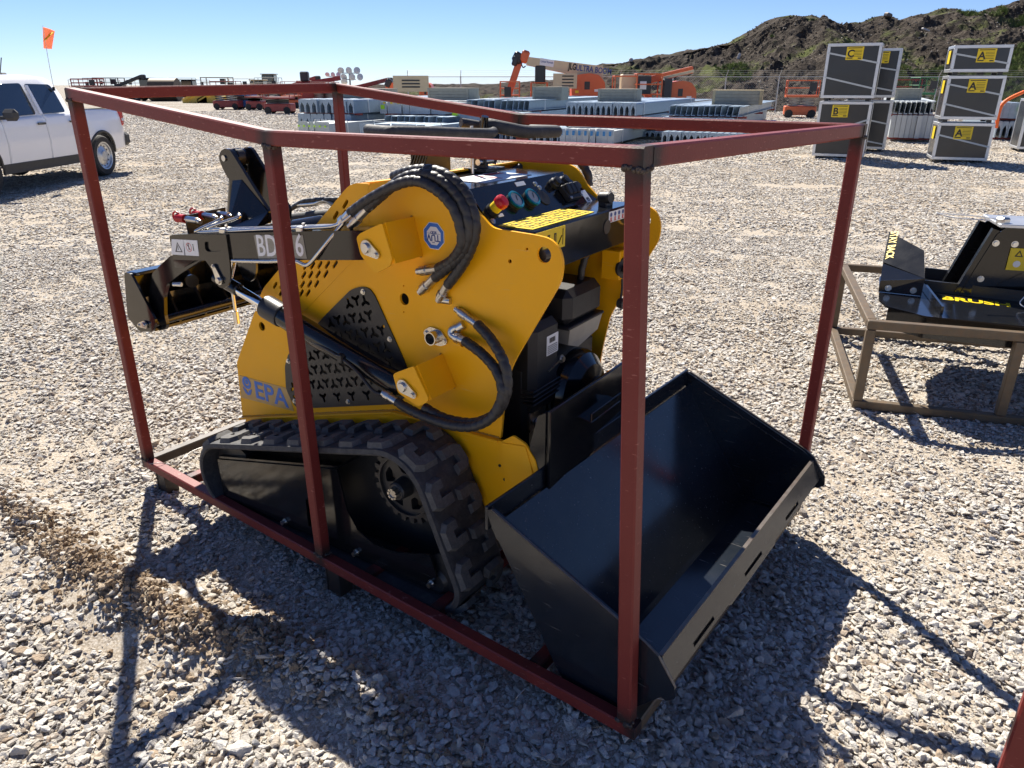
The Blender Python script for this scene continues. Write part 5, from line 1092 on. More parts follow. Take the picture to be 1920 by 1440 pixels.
bundle((1239, 1392, 247, 271), 21.3, 12, 'M', 'notched beams on the ground at the right end of the long stack')
bundle((1665, 1752, 190, 214), 23.1, 9, 'open', 'rounded pale channels on top between the two crate stacks', matl='galv_pale')
bundle((1665, 1752, 216, 258), 23.0, 9, 'plate', 'tall pale perforated plates on a red base between the crate stacks', matl='galv_pale')
bundle((1866, 1935, 193, 222), 23.6, 6, 'plate', 'short bright beams with a green tag at the right edge, upper layer', tags=[(.72, .6, .25, .14, 'tag_green')])
bundle((1862, 1935, 228, 260), 23.4, 6, 'M', 'short bright beams at the right edge, lower layer')
bundle((945, 1046, 243, 266), 22.2, 8, 'M', 'notched beams on the gravel left of the blue-labelled plates')
bundle((1155, 1236, 219, 240), 24.5, 7, 'plate', 'plain plates set back between the two right-hand stacks')
bundle((1165, 1238, 246, 268), 24.0, 7, 'M', 'beams set back on the ground between the two right-hand stacks', dun='wood_grey')
bundle((1196, 1252, 194, 216), 26.5, 6, 'open', 'channels set back just left of the tan plywood box')
bundle((806, 870, 236, 262), 22.6, 6, 'open', 'short open channels beside the plain pale blue end plates')
bundle((622, 672, 218, 250), 24.8, 5, 'open', 'open channels seen just right of the far corner post')
q0, q1 = at_depth(1920, 172, 23.3), at_depth(1880, 195, 23.2); q2 = at_depth(1868, 240, 23.2)
o = MB().tube(smoothpath([q0, q1, q2], 8), .05, 6).build('ratchet_strap', 'strap_orange'); tag(o, 'bright orange strap slung over the beams at the right edge', 'strap')
def wood_box(px, Y, label, depth=.9, ang=R(-19), mats=('wood_grey', 'wood_grey')):
    x0, x1, y0, y1 = px; P = at_depth(x0, y1, Y); fr_ = Frame((P[0], P[1]), ang); W_ = fr_.V(x1, y1, 0).x; H = at_depth(x0, y0, Y)[2]-P[2]
    t_ = thing('wooden_box', label, 'box', P, ang, 'boxes on top of the beam stacks'); nb = 4
    for i in range(nb): MB().box((W_/2, .01, H*(i+.5)/nb), (W_-.01, .02, H/nb-.006), bev=.002).build('front_board', mats[0], t_)
    for x in (.011, W_-.011): MB().box((x, depth/2+.012, H/2), (.02, depth-.03, H-.012)).build('side_panel', mats[1], t_)
    MB().box((W_/2, depth-.01, H/2), (W_-.06, .02, H-.012)).build('back_panel', mats[0], t_); MB().box((W_/2, depth/2, H+.01), (W_+.02, depth+.02, .02), bev=.004).build('lid', mats[1], t_)
    for x in (.05, W_-.05): MB().box((x, -.012, H/2), (.07, .02, H)).build('batten', mats[1], t_)
    return t_
wood_box((640, 722, 167, 187), 25.5, 'long low grey timber box above the left beam stacks'); wood_box((802, 879, 166, 188), 25.6, 'plain grey box left of the tall boom lift basket')
wood_box((998, 1052, 164, 188), 25.6, 'grey box with a green mark just below the tall boom lift'); wood_box((1120, 1193, 168, 191), 24.0, 'grey cabinet box on the long blue beam row'); wood_box((1334, 1428, 170, 196), 23.4, 'box with a tan plywood end on the right-hand beam stack', mats=('wood_grey', 'wood_tan')); wood_box((1676, 1727, 167, 189), 24.4, 'weathered box between the two crate stacks')
# ---------------------------------------------------------------- dark panel crates
def panel_crate(fr_, u0, v0, z0, W_, D_, H, label, letter, straps, sticker=(.55, .80), tone=None):
    o_ = fr_.w(u0, v0, z0); t_ = thing('panel_crate', label, 'crate', o_, fr_.ang, 'dark panel crates with metal frames'); b = .06; h_ = b/2; zb_ = .06
    for x in (.12, W_-.12):
        for y in (.12, D_-.12): MB().box((x, y, zb_/2-.001), (.09, .09, zb_-.002)).build('crate_foot', 'black_satin', t_)
    H0, H1 = zb_, H
    for y, nm in ((.012, 'panel'), (D_-.012, 'panel')): MB().box((W_/2, y, (H0+H1)/2), (W_-b*1.6, .008, H1-H0-b*1.6)).build(nm, 'dark_panel', t_)
    for x in (.012, W_-.012): MB().box((x, D_/2, (H0+H1)/2), (.008, D_-b*1.6, H1-H0-b*1.6)).build('panel', 'dark_panel', t_)
    MB().box((W_/2, D_/2, H1-.012), (W_-b*1.6, D_-b*1.6, .008)).build('panel', 'dark_panel', t_)
    for z in (H0+h_, H1-h_):
        for y in (h_, D_-h_): MB().box((W_/2, y, z), (W_-.002, b, b), bev=.004).build('edge_rail', 'alu', t_)
        for x in (h_, W_-h_): MB().box((x, D_/2, z), (b, D_-2*b-.002, b), bev=.004).build('edge_rail', 'alu', t_)
    for x in (h_, W_-h_):
        for y in (h_, D_-h_): MB().box((x, y, (H0+H1)/2), (b, b, H1-H0-2*b-.002), bev=.004).build('corner_post', 'alu', t_)
    for a, c_ in straps: MB().bar((b*.5, -.003, H*a), (W_-b*.5, -.003, H*c_), .006, .034, up=(0, 0, 1)).build('strap', 'galv_pale', t_)
    if letter:
        sx, sz = W_*sticker[0], H-.20; sw, sh = .34, .26
        s_ = MB().box((sx, -.008, sz), (sw, .004, sh)).build('sticker', 'yellow_print', t_)
        text(letter, .20, 'black_print', s_, (sx-sw*.43, -.0112, sz-.07), (1, 0, 0), (0, 0, 1), bold=.03)
        MB().box((sx-.09, -.0112, sz-.095), (.12, .0015, .02)).build('sticker_bar', 'black_print', s_)
        for i in range(5): MB().box((sx+.06, -.0112, sz+.06-.03*i), (.16, .0015, .008)).build('sticker_line', 'black_print', s_)
        MB().box((sx, -.0112, sz+.105), (.28, .0015, .016)).build('sticker_line', 'black_print', s_); MB().box((sx+.11, -.0112, sz-.1), (.07, .0015, .022)).build('sticker_line', 'black_print', s_)
        st2 = MB().box((-.008, D_*.5, H-.22), (.004, .30, .26)).build('sticker', 'yellow_print', t_)
    return t_
P0 = gnd(1521, 297); C1 = Frame(P0, R(-27)); w1_ = C1.V(1618, 297, 0).x; zt = C1.V(1551, 82, 0).z; zs = C1.V(1535, 189, 0).z
panel_crate(C1, 0, 0, 0, w1_, .85, zs-.01, 'dark crate with a yellow B sticker, under the C crate', 'B', ((.40, .70),), (.42, .8)); panel_crate(C1, 0, 0, zs, w1_, .85, zt-zs, 'tall dark crate with a yellow C sticker, topmost of its stack', 'C', ((.84, .66), (.42, .22)), (.52, .8))
P0 = gnd(1657, 285); C2 = Frame(P0, R(-27)); zt = C2.V(1690, 90, 0).z; zs = C2.V(1672, 188, 0).z
panel_crate(C2, -1.12, 0, 0, 1.12, .85, zs-.01, 'lower dark crate half hidden behind the B and C stack', None, ((.72, .55), (.3, .15))); panel_crate(C2, -1.12, 0, zs, 1.12, .85, zt-zs, 'upper dark crate half hidden behind the C crate', 'C', ((.72, .58), (.35, .18)), (.62, .8))
P0 = gnd(1745, 304); C3 = Frame(P0, R(-21)); w3_ = C3.V(1850, 305, 0).x; z1 = C3.V(1758, 229, 0).z; z2 = C3.V(1775, 141, 0).z; z3 = C3.V(1786, 85, 0).z
panel_crate(C3, 0, 0, 0, w3_, .85, z1-.01, 'dark A crate standing on the gravel, lowest of three', 'A', ((.70, .42),), (.47, .8)); panel_crate(C3, 0, 0, z1, w3_, .85, z2-z1-.01, 'dark A crate in the middle of the stack of three', 'A', ((.82, .60), (.40, .15)), (.53, .8)); panel_crate(C3, 0, 0, z2, w3_, .85, z3-z2, 'shallow dark A crate on top of the stack of three', 'A', ((.72, .38),), (.57, .8))
P0 = gnd(1905, 284); C4 = Frame(P0, R(-21)); panel_crate(C4, 0, 0, 0, 1.15, .85, 1.25, 'crate cut off by the right edge of the picture', None, ((.7, .4),))
# ---------------------------------------------------------------- boom lifts
def deco_rails(mb, x0, x1, y0, y1, z0, z1, r=.025, n=2):
    for x in (x0, x1):
        for y in (y0, y1): mb.cyl((x, y, z0), (x, y, z1), r, 6)
    for k in range(1, n+1):
        z = z0+(z1-z0)*k/n
        for y in (y0, y1): mb.cyl((x0, y, z), (x1, y, z), r, 6)
        for x in (x0, x1): mb.cyl((x, y0, z), (x, y1, z), r, 6)
    return mb
def turret(t_, x, y, z0, w, d, h_, m):
    o = [(0, 0), (w*.96, 0), (w, h_*.2), (w*.98, h_*.62), (w*.80, h_*.92), (w*.5, h_), (w*.15, h_*.93), (0, h_*.75)]
    tb = MB().plate([[(x+a, z0+b) for a, b in rounded(o, .12)]], lambda a, b, q: (a, q, b), y, y+d).build('turret_hood', m, t_)
    MB().box((x+w*.45, y-.006, z0+h_*.5), (w*.16, .01, h_*.32)).build('hood_vent', 'black_satin', tb); MB().box((x+w*.75, y-.006, z0+h_*.3), (w*.16, .01, h_*.1)).build('hood_sticker', 'white_print', tb); MB().box((x+w*.15, y-.006, z0+h_*.25), (w*.1, .01, h_*.1)).build('hood_sticker', 'yellow_print', tb)
    return tb
def wheels4(t_, x0, x1, y0, y1, r=.45, w=.35):
    for x in (x0, x1):
        for y in (y0, y1):
            wh = MB().lathe([(r*.55, 0), (r*.95, 0), (r, .05), (r, w-.05), (r*.95, w), (r*.55, w)], (x, y, r), (0, 1, 0), 24).build('wheel', 'tyre', t_); MB().lathe([(0, .03), (r*.55, 0), (r*.55, w), (0, w-.03)], (x, y, r), (0, 1, 0), 20).build('rim', 'tan_paint', wh)
Y0 = 42.; OX = at_depth(960, 157, Y0)[0]
def bx(px): return at_depth(px, 157, Y0)[0]
def bz(py): return at_depth(1000, py, Y0)[2]
bl = thing('boom_lift', 'tall orange and tan boom lift with its boom folded over, behind the beams', 'boom lift', (0, Y0, 0))
turret(bl, bx(1072), -.2, .9, bx(1135)-bx(1072), 1.5, bz(137)-.9, 'orange')
mb = MB(); mb.add([(bx(987), .1, bz(106)), (bx(987), .1, bz(122)), (bx(1072), .1, bz(140)), (bx(1130), .1, bz(152)), (bx(1130), .1, bz(124)), (bx(987), .75, bz(106)), (bx(987), .75, bz(122)), (bx(1072), .75, bz(140)), (bx(1130), .75, bz(152)), (bx(1130), .75, bz(124))], [(0, 1, 2, 3, 4), (9, 8, 7, 6, 5), (0, 5, 6, 1), (1, 6, 7, 2), (2, 7, 8, 3), (3, 8, 9, 4), (4, 9, 5, 0)]); bm_ = mb.build('main_boom', 'tan_paint', bl)
d_ = Vector((bx(1130)-bx(987), 0, bz(124)-bz(106))).normalized(); uu = Vector((0, -1, 0)).cross(d_)
text('ULTRA BOOM', .40, 'navy_print', bm_, (bx(1079), .085, bz(131.5)), d_, uu, bold=.02, sx=.75); text('JLG', .42, 'black_print', bm_, (bx(1065), .085, bz(129.5)), d_, uu, bold=.04, sx=.65)
sg = MB().bar((bx(1012), .09, bz(115)), (bx(1038), .09, bz(119.5)), .01, .34).build('boom_sign', 'white_print', bm_); text('United Rentals', .155, 'navy_print', sg, (bx(1013), .08, bz(116.6)), d_, uu, bold=.01, sx=.72)
el = MB().box((bx(984), .42, bz(106)), (.42, .75, .62), Matrix.Rotation(.3, 3, 'Y'), .08).build('elbow', 'orange', bl); MB().cyl((bx(982), -.02, bz(104)), (bx(982), .86, bz(104)), .16, 16).build('elbow_pin', 'orange', el); MB().box((bx(971), .4, bz(108)), (.55, .55, .55), Matrix.Rotation(.5, 3, 'Y'), .10).build('rotator', 'black_satin', bl); MB().box((bx(966), .3, bz(114)), (.3, .4, .5), Matrix.Rotation(.3, 3, 'Y'), .06).build('valve_block', 'black_satin', bl)
MB().bar((bx(976), .4, bz(108)), (bx(950), .4, .8), .32, .36, bev=.03).build('jib_arm', 'orange', bl); MB().tube(smoothpath([(bx(975), .1, bz(112)), (bx(980), 0, bz(126)), (bx(985), .1, bz(124))], 5), .03, 8).build('hydraulic_hose', 'hose', bl)
mb = MB(); mb.box((bx(1058), -.55, bz(152)), (bx(1080)-bx(1036), .08, bz(138)-bz(166))); cw = mb.build('vented_cover', 'tan_paint', bl)
for i in range(4): MB().box((bx(1063), -.6, bz(143+6*i)), (.6, .03, .06)).build('vent_slot', 'black_satin', cw)
MB().box((bx(1013), .3, bz(140)), (.55, .5, .9), None, .05).build('boom_rest', 'black_satin', bl)
mb = MB(); deco_rails(mb, bx(938), bx(974), -.6, .8, .7, bz(153), .03, 3); mb.build('basket_rail', 'orange', bl); MB().box((bx(956), .1, .66), (1.1, 1.5, .08)).build('basket_floor', 'orange', bl); MB().box((bx(952), -.62, 1.2), (.35, .06, .5)).build('control_box', 'black_satin', bl)
mb = MB(); deco_rails(mb, bx(996), bx(1026), -.5, .5, .7, bz(155), .03, 2); mb.build('basket_rail', 'orange', bl)
MB().box((bx(1070), .6, .72), (5.2, 2.0, .4), None, .08).build('chassis', 'orange', bl); wheels4(bl, bx(1030), bx(1120), -.5, 1.4)
Y0 = 37.; b2_ = thing('boom_lift', 'low orange boom lift with a black cover in front of the bank', 'boom lift', (0, Y0, 0))
turret(b2_, bx(1250), -.2, .7, bx(1306)-bx(1250), 1.4, bz(151)-.7, 'orange'); MB().box((bx(1248), -.25, bz(170)), (.45, .5, 1.05), None, .08).build('engine_cover', 'black_satin', b2_)
MB().bar((bx(1210), .4, bz(152)), (bx(1300), .4, bz(130)), .36, .30, bev=.03).build('boom', 'orange', b2_); MB().bar((bx(1240), .05, bz(147)), (bx(1300), .05, bz(133)), .05, .12).build('boom_stripe', 'tan_paint', b2_); MB().bar((bx(1205), .4, bz(150)), (bx(1222), .4, .9), .25, .3).build('riser', 'orange', b2_)
MB().box((bx(1185), .3, bz(155)), (1.0, .8, .75), None, .06).build('counterweight', 'tan_paint', b2_); MB().box((bx(1205), -.3, bz(160)), (.65, .3, .8), None, .03).build('control_box', 'black_satin', b2_); MB().box((bx(1203), -.46, bz(160)), (.3, .01, .35)).build('control_label', 'white_print', b2_)
mb = MB(); deco_rails(mb, bx(1190), bx(1236), -.7, .3, .7, bz(139), .03, 3); mb.build('basket_rail', 'orange', b2_); mb = MB(); deco_rails(mb, bx(1150), bx(1190), -.6, .3, .7, bz(143), .03, 2); mb.build('basket_rail', 'orange', b2_)
MB().box((bx(1235), .5, .55), (4.6, 1.8, .4), None, .08).build('chassis', 'orange', b2_); wheels4(b2_, bx(1190), bx(1290), -.4, 1.2, .42)
Y0 = 40.; b3_ = thing('boom_lift', 'orange boom lift with a tan vented cover, leftmost of the three', 'boom lift', (0, Y0, 0))
turret(b3_, bx(786), -.2, .8, bx(812)-bx(786), 1.3, bz(154)-.8, 'orange'); cw = MB().box((bx(772), -.3, bz(157)), (bx(806)-bx(740), .1, .75)).build('vented_cover', 'tan_paint', b3_)
for i in range(3): MB().box((bx(772), -.36, bz(151+6*i)), (.9, .03, .07)).build('vent_slot', 'black_satin', cw)
MB().bar((bx(722), .3, bz(158)), (bx(748), .3, bz(166)), .3, .35, bev=.03).build('boom', 'orange', b3_); MB().box((bx(727), .3, bz(156)), (.3, .4, .4), Matrix.Rotation(.5, 3, 'Y'), .05).build('rotator', 'black_satin', b3_); MB().box((bx(770), .5, .6), (3.2, 1.6, .4), None, .06).build('chassis', 'orange', b3_); wheels4(b3_, bx(750), bx(795), -.3, 1.1, .42)
# ---------------------------------------------------------------- scissor lifts and other plant far off
def scissor(px, by, Y, w, h_, m, label, ang=0., deck=True):
    p = at_depth(px, 157, Y); t_ = thing('scissor_lift', label, 'scissor lift', (p[0], Y, 0), ang, 'scissor lifts parked in rows')
    MB().box((0, .6, .35), (w, 1.1, .42), None, .04).build('base', m, t_)
    for x in (-w*.36, w*.36):
        for y in (.12, 1.08): MB().lathe([(0, 0), (.19, 0), (.2, .03), (.2, .12), (0, .12)], (x, y-.1, .2), (0, 1, 0), 16).build('wheel', 'tyre', t_)
    n = 3; z0, z1 = .56, h_*.55
    for k in range(n):
        a, b = z0+(z1-z0)*k/n, z0+(z1-z0)*(k+1)/n
        for sg in (-1, 1): MB().bar((-w*.42*sg, .3, a), (w*.42*sg, .3, b), .05, .07).build('scissor_arm', 'engine_grey', t_)
    MB().box((0, .6, z1+.06), (w*1.02, 1.1, .10)).build('platform', m, t_)
    if deck: mb = MB(); deco_rails(mb, -w*.5, w*.5, .08, 1.12, z1+.1, h_, .024, 2); mb.build('guard_rail', m, t_); MB().box((w*.3, .02, z1+.5), (.35, .08, .4)).build('control_box', 'black_satin', t_)
    return t_
scissor(417, 203, 52, 1.7, 1.75, 'red_machine', 'red and grey scissor lift, leftmost in the far row'); scissor(452, 203, 53, 1.2, 1.5, 'blue_machine', 'blue scissor lift beside the leftmost red one'); scissor(470, 204, 51, 1.0, 1.35, 'red_machine', 'small red scissor lift between a blue lift and a taller red one'); scissor(514, 212, 44, 1.5, 1.45, 'red_machine', 'red scissor lift with open rails nearest the left beams'); scissor(555, 190, 60, 2.4, 1.75, 'red_machine', 'red lift partly hidden behind the far corner post'); scissor(540, 195, 55, 1.2, 1.35, 'orange', 'orange lift seen just left of the far post')
scissor(1508, 213, 39, 1.5, 1.75, 'orange', 'orange lift with a tan box left of the C crate', R(-15)); scissor(1700, 180, 43, 1.6, 1.8, 'red_machine', 'red lift basket showing above the box between the crate stacks', R(-10)); scissor(1742, 180, 42, .9, 1.9, 'green_machine', 'green lift basket by the stack of three A crates'); scissor(605, 186, 58, 1.9, 1.7, 'red_machine', 'red lift just right of the far post, below the lamps')
scissor(445, 186, 70, 2.2, 2.0, 'tan_paint', 'pale lift with a dark canopy on the far horizon'); scissor(500, 170, 72, 2.2, 2.1, 'engine_grey', 'grey machine with a cab roof on the far horizon')
for i in range(9):
    scissor(150+i*27, 165, 88+2*(i % 3), 2.6, 2.0+.2*(i % 2), ('red_machine', 'black_satin', 'orange', 'engine_grey')[i % 4], ['faint red lift right beside the pickup cab on the horizon', 'dark lift second along the horizon from the pickup', 'orange lift third along the horizon from the pickup', 'grey lift fourth along the horizon from the pickup', 'red lift fifth along the horizon from the pickup', 'dark lift sixth along the horizon from the pickup', 'orange lift just right of the round drum', 'grey lift two places right of the round drum', 'red lift on the horizon before the pale canopy lift'][i])
def far_plant(px, Y, ht, m, label, style):
    p = at_depth(px, 157, Y); t_ = thing('parked_machine', label, 'machine', (p[0], Y, 0), 0, 'machines parked along the horizon'); MB().box((0, 0, .8), (3.2, 1.8, 1.0), None, .12).build('body', m, t_); wheels4(t_, -1.1, 1.1, -.9, .6, .5, .3)
    if style == 0: MB().box((.5, 0, ht-.55), (1.2, 1.3, 1.1), None, .1).build('cab', 'glass_dark', t_); MB().box((.5, 0, ht+.02), (1.35, 1.45, .08), None, .03).build('cab_roof', m, t_)
    elif style == 1: MB().bar((-1.5, 0, 1.2), (1.6, 0, ht), .3, .3, bev=.03).build('boom', m, t_); MB().box((1.75, 0, ht-.1), (.45, .4, .5), None, .08).build('boom_head', 'black_satin', t_)
    else:
        mb = MB(); deco_rails(mb, -1.3, 1.3, -.7, .7, 1.35, ht, .05, 2); mb.build('guard_rail', m, t_); MB().box((.8, -.7, ht-.35), (.5, .2, .5)).build('control_box', 'black_satin', t_); MB().box((0, 0, 1.38), (2.7, 1.5, .12)).build('platform', m, t_)
for px, Y, ht, m, lb, st in ((165, 80, 2.05, 'red_machine', 'red railed platform machine nearest the pickup tailgate on the horizon', 2), (205, 82, 2.15, 'rust_frame', 'brown railed machine between two red ones on the horizon', 2), (238, 79, 2.3, 'black_satin', 'dark machine with a raised head left of the round drum', 1), (268, 80, 2.1, 'engine_grey', 'grey machine touching the left side of the round drum', 0), (345, 82, 1.95, 'black_satin', 'dark low machine right of the round drum', 0), (408, 76, 2.15, 'engine_grey', 'grey railed platform above the red scissor lifts', 2), (475, 74, 1.9, 'tan_paint', 'tan machine low on the horizon above the lifts', 0), (497, 78, 2.45, 'engine_grey', 'machine with a tall glazed cab roof above the far rail', 0), (560, 70, 2.1, 'red_machine', 'red boom machine left of the far corner post', 1), (690, 62, 1.9, 'red_machine', 'red boom machine right of the lamp clusters', 1), (590, 66, 1.8, 'red_machine', 'red bodied machine directly behind the far corner post', 2)): far_plant(px, Y, ht, m, lb, st)
p = at_depth(308, 157, 78); dr = thing('roller_drum', 'rusty round roller drum on the far horizon right of the pickup', 'drum', (p[0], 78, 0)); MB().lathe([(0, 0), (1.05, 0), (1.05, 2.6), (0, 2.6)], (-1.3, 0, 1.05), (1, 0, 0), 28).build('drum_shell', 'rust_frame', dr); MB().box((0, 0, .9), (3.2, .3, .3)).build('drum_frame', 'black_satin', dr)
for px, lb in ((360, 'yellow implement lying beneath the far top rail, left one'), (388, 'pale yellow sloping implement lying beneath the far top rail, right one')):
    p = at_depth(px, 157, 70); t_ = thing('yellow_implement', lb, 'implement', (p[0], 70, 0)); MB().add([(-1.1, 0, 0), (1.1, 0, 0), (1.1, 0, .55), (.3, 0, .95), (-1.1, 0, .35), (-1.1, 1.2, 0), (1.1, 1.2, 0), (1.1, 1.2, .55), (.3, 1.2, .95), (-1.1, 1.2, .35)], [(0, 1, 2, 3, 4), (9, 8, 7, 6, 5), (0, 5, 6, 1), (1, 6, 7, 2), (2, 7, 8, 3), (3, 8, 9, 4), (4, 9, 5, 0)]).build('body', 'yellow_machine', t_); MB().bar((-.9, -.2, .2), (.4, -.2, .9), .12, .12).build('hitch_arm', 'yellow_machine', t_)
def light_tower(px, py, Y, n, label, s=1.):
    p = at_depth(px, py, Y); t_ = thing('light_tower', label, 'light tower', (p[0], Y, 0), 0, 'mobile light towers'); zt = p[2]
    MB().cyl((0, 0, 0), (0, 0, zt), .06, 10).build('mast', 'fence_galv', t_); MB().box((0, 0, .6), (1.6, 1.1, .9), None, .06).build('generator', 'tan_paint', t_); MB().box((0, 0, zt), (1.1*s, .06, .06)).build('cross_arm', 'fence_galv', t_); MB().box((0, 0, zt-.45*s), (.9*s, .06, .06)).build('cross_arm', 'fence_galv', t_)
    for i in range(n):
        x = (-.62+.62*(i % 3))*s+(.2*s if i > 2 else 0); z = zt+(.18, -.28, -.62)[i//3]*s
        lh = MB().lathe([(0, .18*s), (.1*s, .17*s), (.24*s, .03*s), (.25*s, 0)], (x, -.1, z), (.3*(i % 2)-.1, 1, .5-.3*(i % 3)), 18).build('lamp_head', 'engine_grey', t_); MB().lathe([(0, -.04*s), (.24*s, 0)], (x, -.1, z), (.3*(i % 2)-.1, 1, .5-.3*(i % 3)), 18).build('lamp_lens', 'lamp_glass', lh)
light_tower(655, 137, 58, 7, 'light tower with a cluster of round lamps above the far rail', .95); light_tower(625, 143, 62, 3, 'smaller light tower left of the big lamp cluster', .7)
p = at_depth(580, 157, 60); t_ = thing('excavator', 'red machine with a dark arm against the sky by the far corner post', 'excavator', (p[0], 60, 0)); MB().box((.8, 0, 1.0), (3.2, 2, 1.1), None, .1).build('body', 'red_machine', t_); MB().bar((-.9, 0, 1.5), (2.4, 0, 2.0), .25, .3).build('boom', 'red_machine', t_); MB().box((-.3, 0, 2.1), (.6, .6, .7), None, .08).build('cab', 'black_satin', t_); MB().box((.8, 0, .3), (3, 2.2, .6), None, .2).build('track', 'tyre', t_)
# ---------------------------------------------------------------- white pickup
TR = Frame((-8.52, 14.28), math.atan2(-.9985, -.055)); tk = thing('pickup_truck', 'white crew-cab pickup with black lower trim parked at left', 'pickup', TR.w(0, 0), TR.ang)
WB = 3.08
def hw(x, z):
    e = .92-.10*max(0, (-.55-x)/.45)**2-.10*max(0, (x-3.2)/.85)**2
    arch = .035*max(math.exp(-((x)/.52)**2), math.exp(-((x-WB)/.52)**2))*math.exp(-((z-.72)/.22)**2)
    return e+arch+float(np.interp(z, [.35, .5, .75, .98, 1.08, 1.2], [-.045, -.02, 0, -.006, -.028, -.075]))
def zlo(x, r=.425):
    z = .42
    for c_ in (0, WB):
        if abs(x-c_) < r: z = max(z, .36+math.sqrt(r*r-(x-c_)**2))
    return z
def zhi(x): return float(np.interp(x, [-.98, -.6, .6, .62, 1.4, 2.6, 3.4, 4.05], [1.10, 1.16, 1.18, 1.13, 1.12, 1.09, 1.03, .86]))
def body_panel(x0, x1, name, parent=tk, m='truck_white', f0=0., f1=1., off=0., lo=zlo, hi=zhi):
    for sd in (1, -1):
        xs_ = np.linspace(x0, x1, max(4, int((x1-x0)/.03))); nz = 14; P = []
        for x in xs_:
            for j in range(nz+1): t_ = f0+(f1-f0)*j/nz; z = lo(x)+(hi(x)-lo(x))*t_; P.append((x, sd*(hw(x, z)+off), z))
        for x in xs_:                       # inner skin gives the panel its thickness
            for j in range(nz+1): t_ = f0+(f1-f0)*j/nz; z = lo(x)+(hi(x)-lo(x))*t_; P.append((x, sd*(hw(x, z)+off-.03), z))
        n1_ = len(xs_); k = nz+1; o_ = n1_*k; Fc = []
        for b in (0, o_): Fc += [(b+i*k+j, b+(i+1)*k+j, b+(i+1)*k+j+1, b+i*k+j+1) for i in range(n1_-1) for j in range(nz)]
        for i in range(n1_-1): Fc += [(i*k, (i+1)*k, o_+(i+1)*k, o_+i*k), (i*k+nz, (i+1)*k+nz, o_+(i+1)*k+nz, o_+i*k+nz)]
        for i in (0, n1_-1): Fc += [(i*k+j, i*k+j+1, o_+i*k+j+1, o_+i*k+j) for j in range(nz)]
        mb = MB(); mb.add(P, Fc, True); last = mb.build(name, m, parent)
        if name == 'door':
            hx = x0+.14; MB().box((hx, sd*(hw(hx, 1.0)+.022), 1.0), (.20, .03, .035), None, .012).build('door_handle', 'truck_trim', last)
body_panel(-.93, .585, 'bed_side'); body_panel(.60, 1.42, 'door'); body_panel(1.435, 2.44, 'door'); body_panel(2.455, 4.0, 'front_fender')
body_panel(.47, 2.62, 'sill_trim', m='truck_trim', lo=lambda x: .30, hi=lambda x: .45, off=.004)
for c_ in (0, WB):
    for sd in (1, -1): MB().tube([(c_+.43*math.cos(a), sd*(hw(c_+.43*math.cos(a), .36+.43*math.sin(a))+.002), .36+.43*math.sin(a)) for a in np.linspace(.1, math.pi-.1, 24)], .022, 8).build('arch_trim', 'truck_trim', tk)
mb = MB(); mb.box((1.55, 0, .58), (4.9, 1.5, .32)); mb.box((2.0, 0, .85), (2.9, 1.66, .42)); mb.build('underbody', 'black_satin', tk)
mb = MB(); mb.box((-.16, 0, .80), (1.5, 1.66, .06)); mb.box((.56, 0, .98), (.05, 1.68, .36)); mb.box((-.90, 0, .88), (.07, 1.66, .50), None, .02); mb.build('cargo_bed', 'truck_white', tk)
for sd in (1, -1): MB().box((-.18, sd*.81, 1.178), (1.42, .10, .02), None, .008).build('bed_rail_cap', 'truck_trim', tk)
cab_b = [(.60, 1.13), (2.92, 1.08)]; cab_t = [(.74, 1.66), (2.12, 1.68)]; yb, yt = .855, .66
mb = MB(); rows = [(0, .60, 2.92, .86, 1.10), (.5, .655, 2.55, .775, 1.42), (1, .72, 2.16, .68, 1.645), (1.1, .80, 2.06, .61, 1.70), (1.2, 1.0, 1.9, .46, 1.735)]
def cab_ring(x0, x1, y, z): return [(x0, -y*.97, z), (x0, y*.97, z), (x0+(x1-x0)*.25, y, z+.01), (x0+(x1-x0)*.75, y, z), (x1-.10, y*.93, z), (x1, y*.5, z), (x1, -y*.5, z), (x1-.10, -y*.93, z), (x0+(x1-x0)*.75, -y, z), (x0+(x1-x0)*.25, -y, z+.01)]
V_ = [p for _, a, b, c_, d_2 in rows for p in cab_ring(a, b, c_, d_2)]; kk = 10
mb.add(V_, [(i*kk+j, i*kk+(j+1) % kk, (i+1)*kk+(j+1) % kk, (i+1)*kk+j) for i in range(len(rows)-1) for j in range(kk)]+[list(range((len(rows)-1)*kk, len(rows)*kk))], True); cab = mb.build('cab', 'truck_white', tk)
def cab_side(x, z): return float(np.interp(z, [1.10, 1.42, 1.645], [.86, .775, .68]))
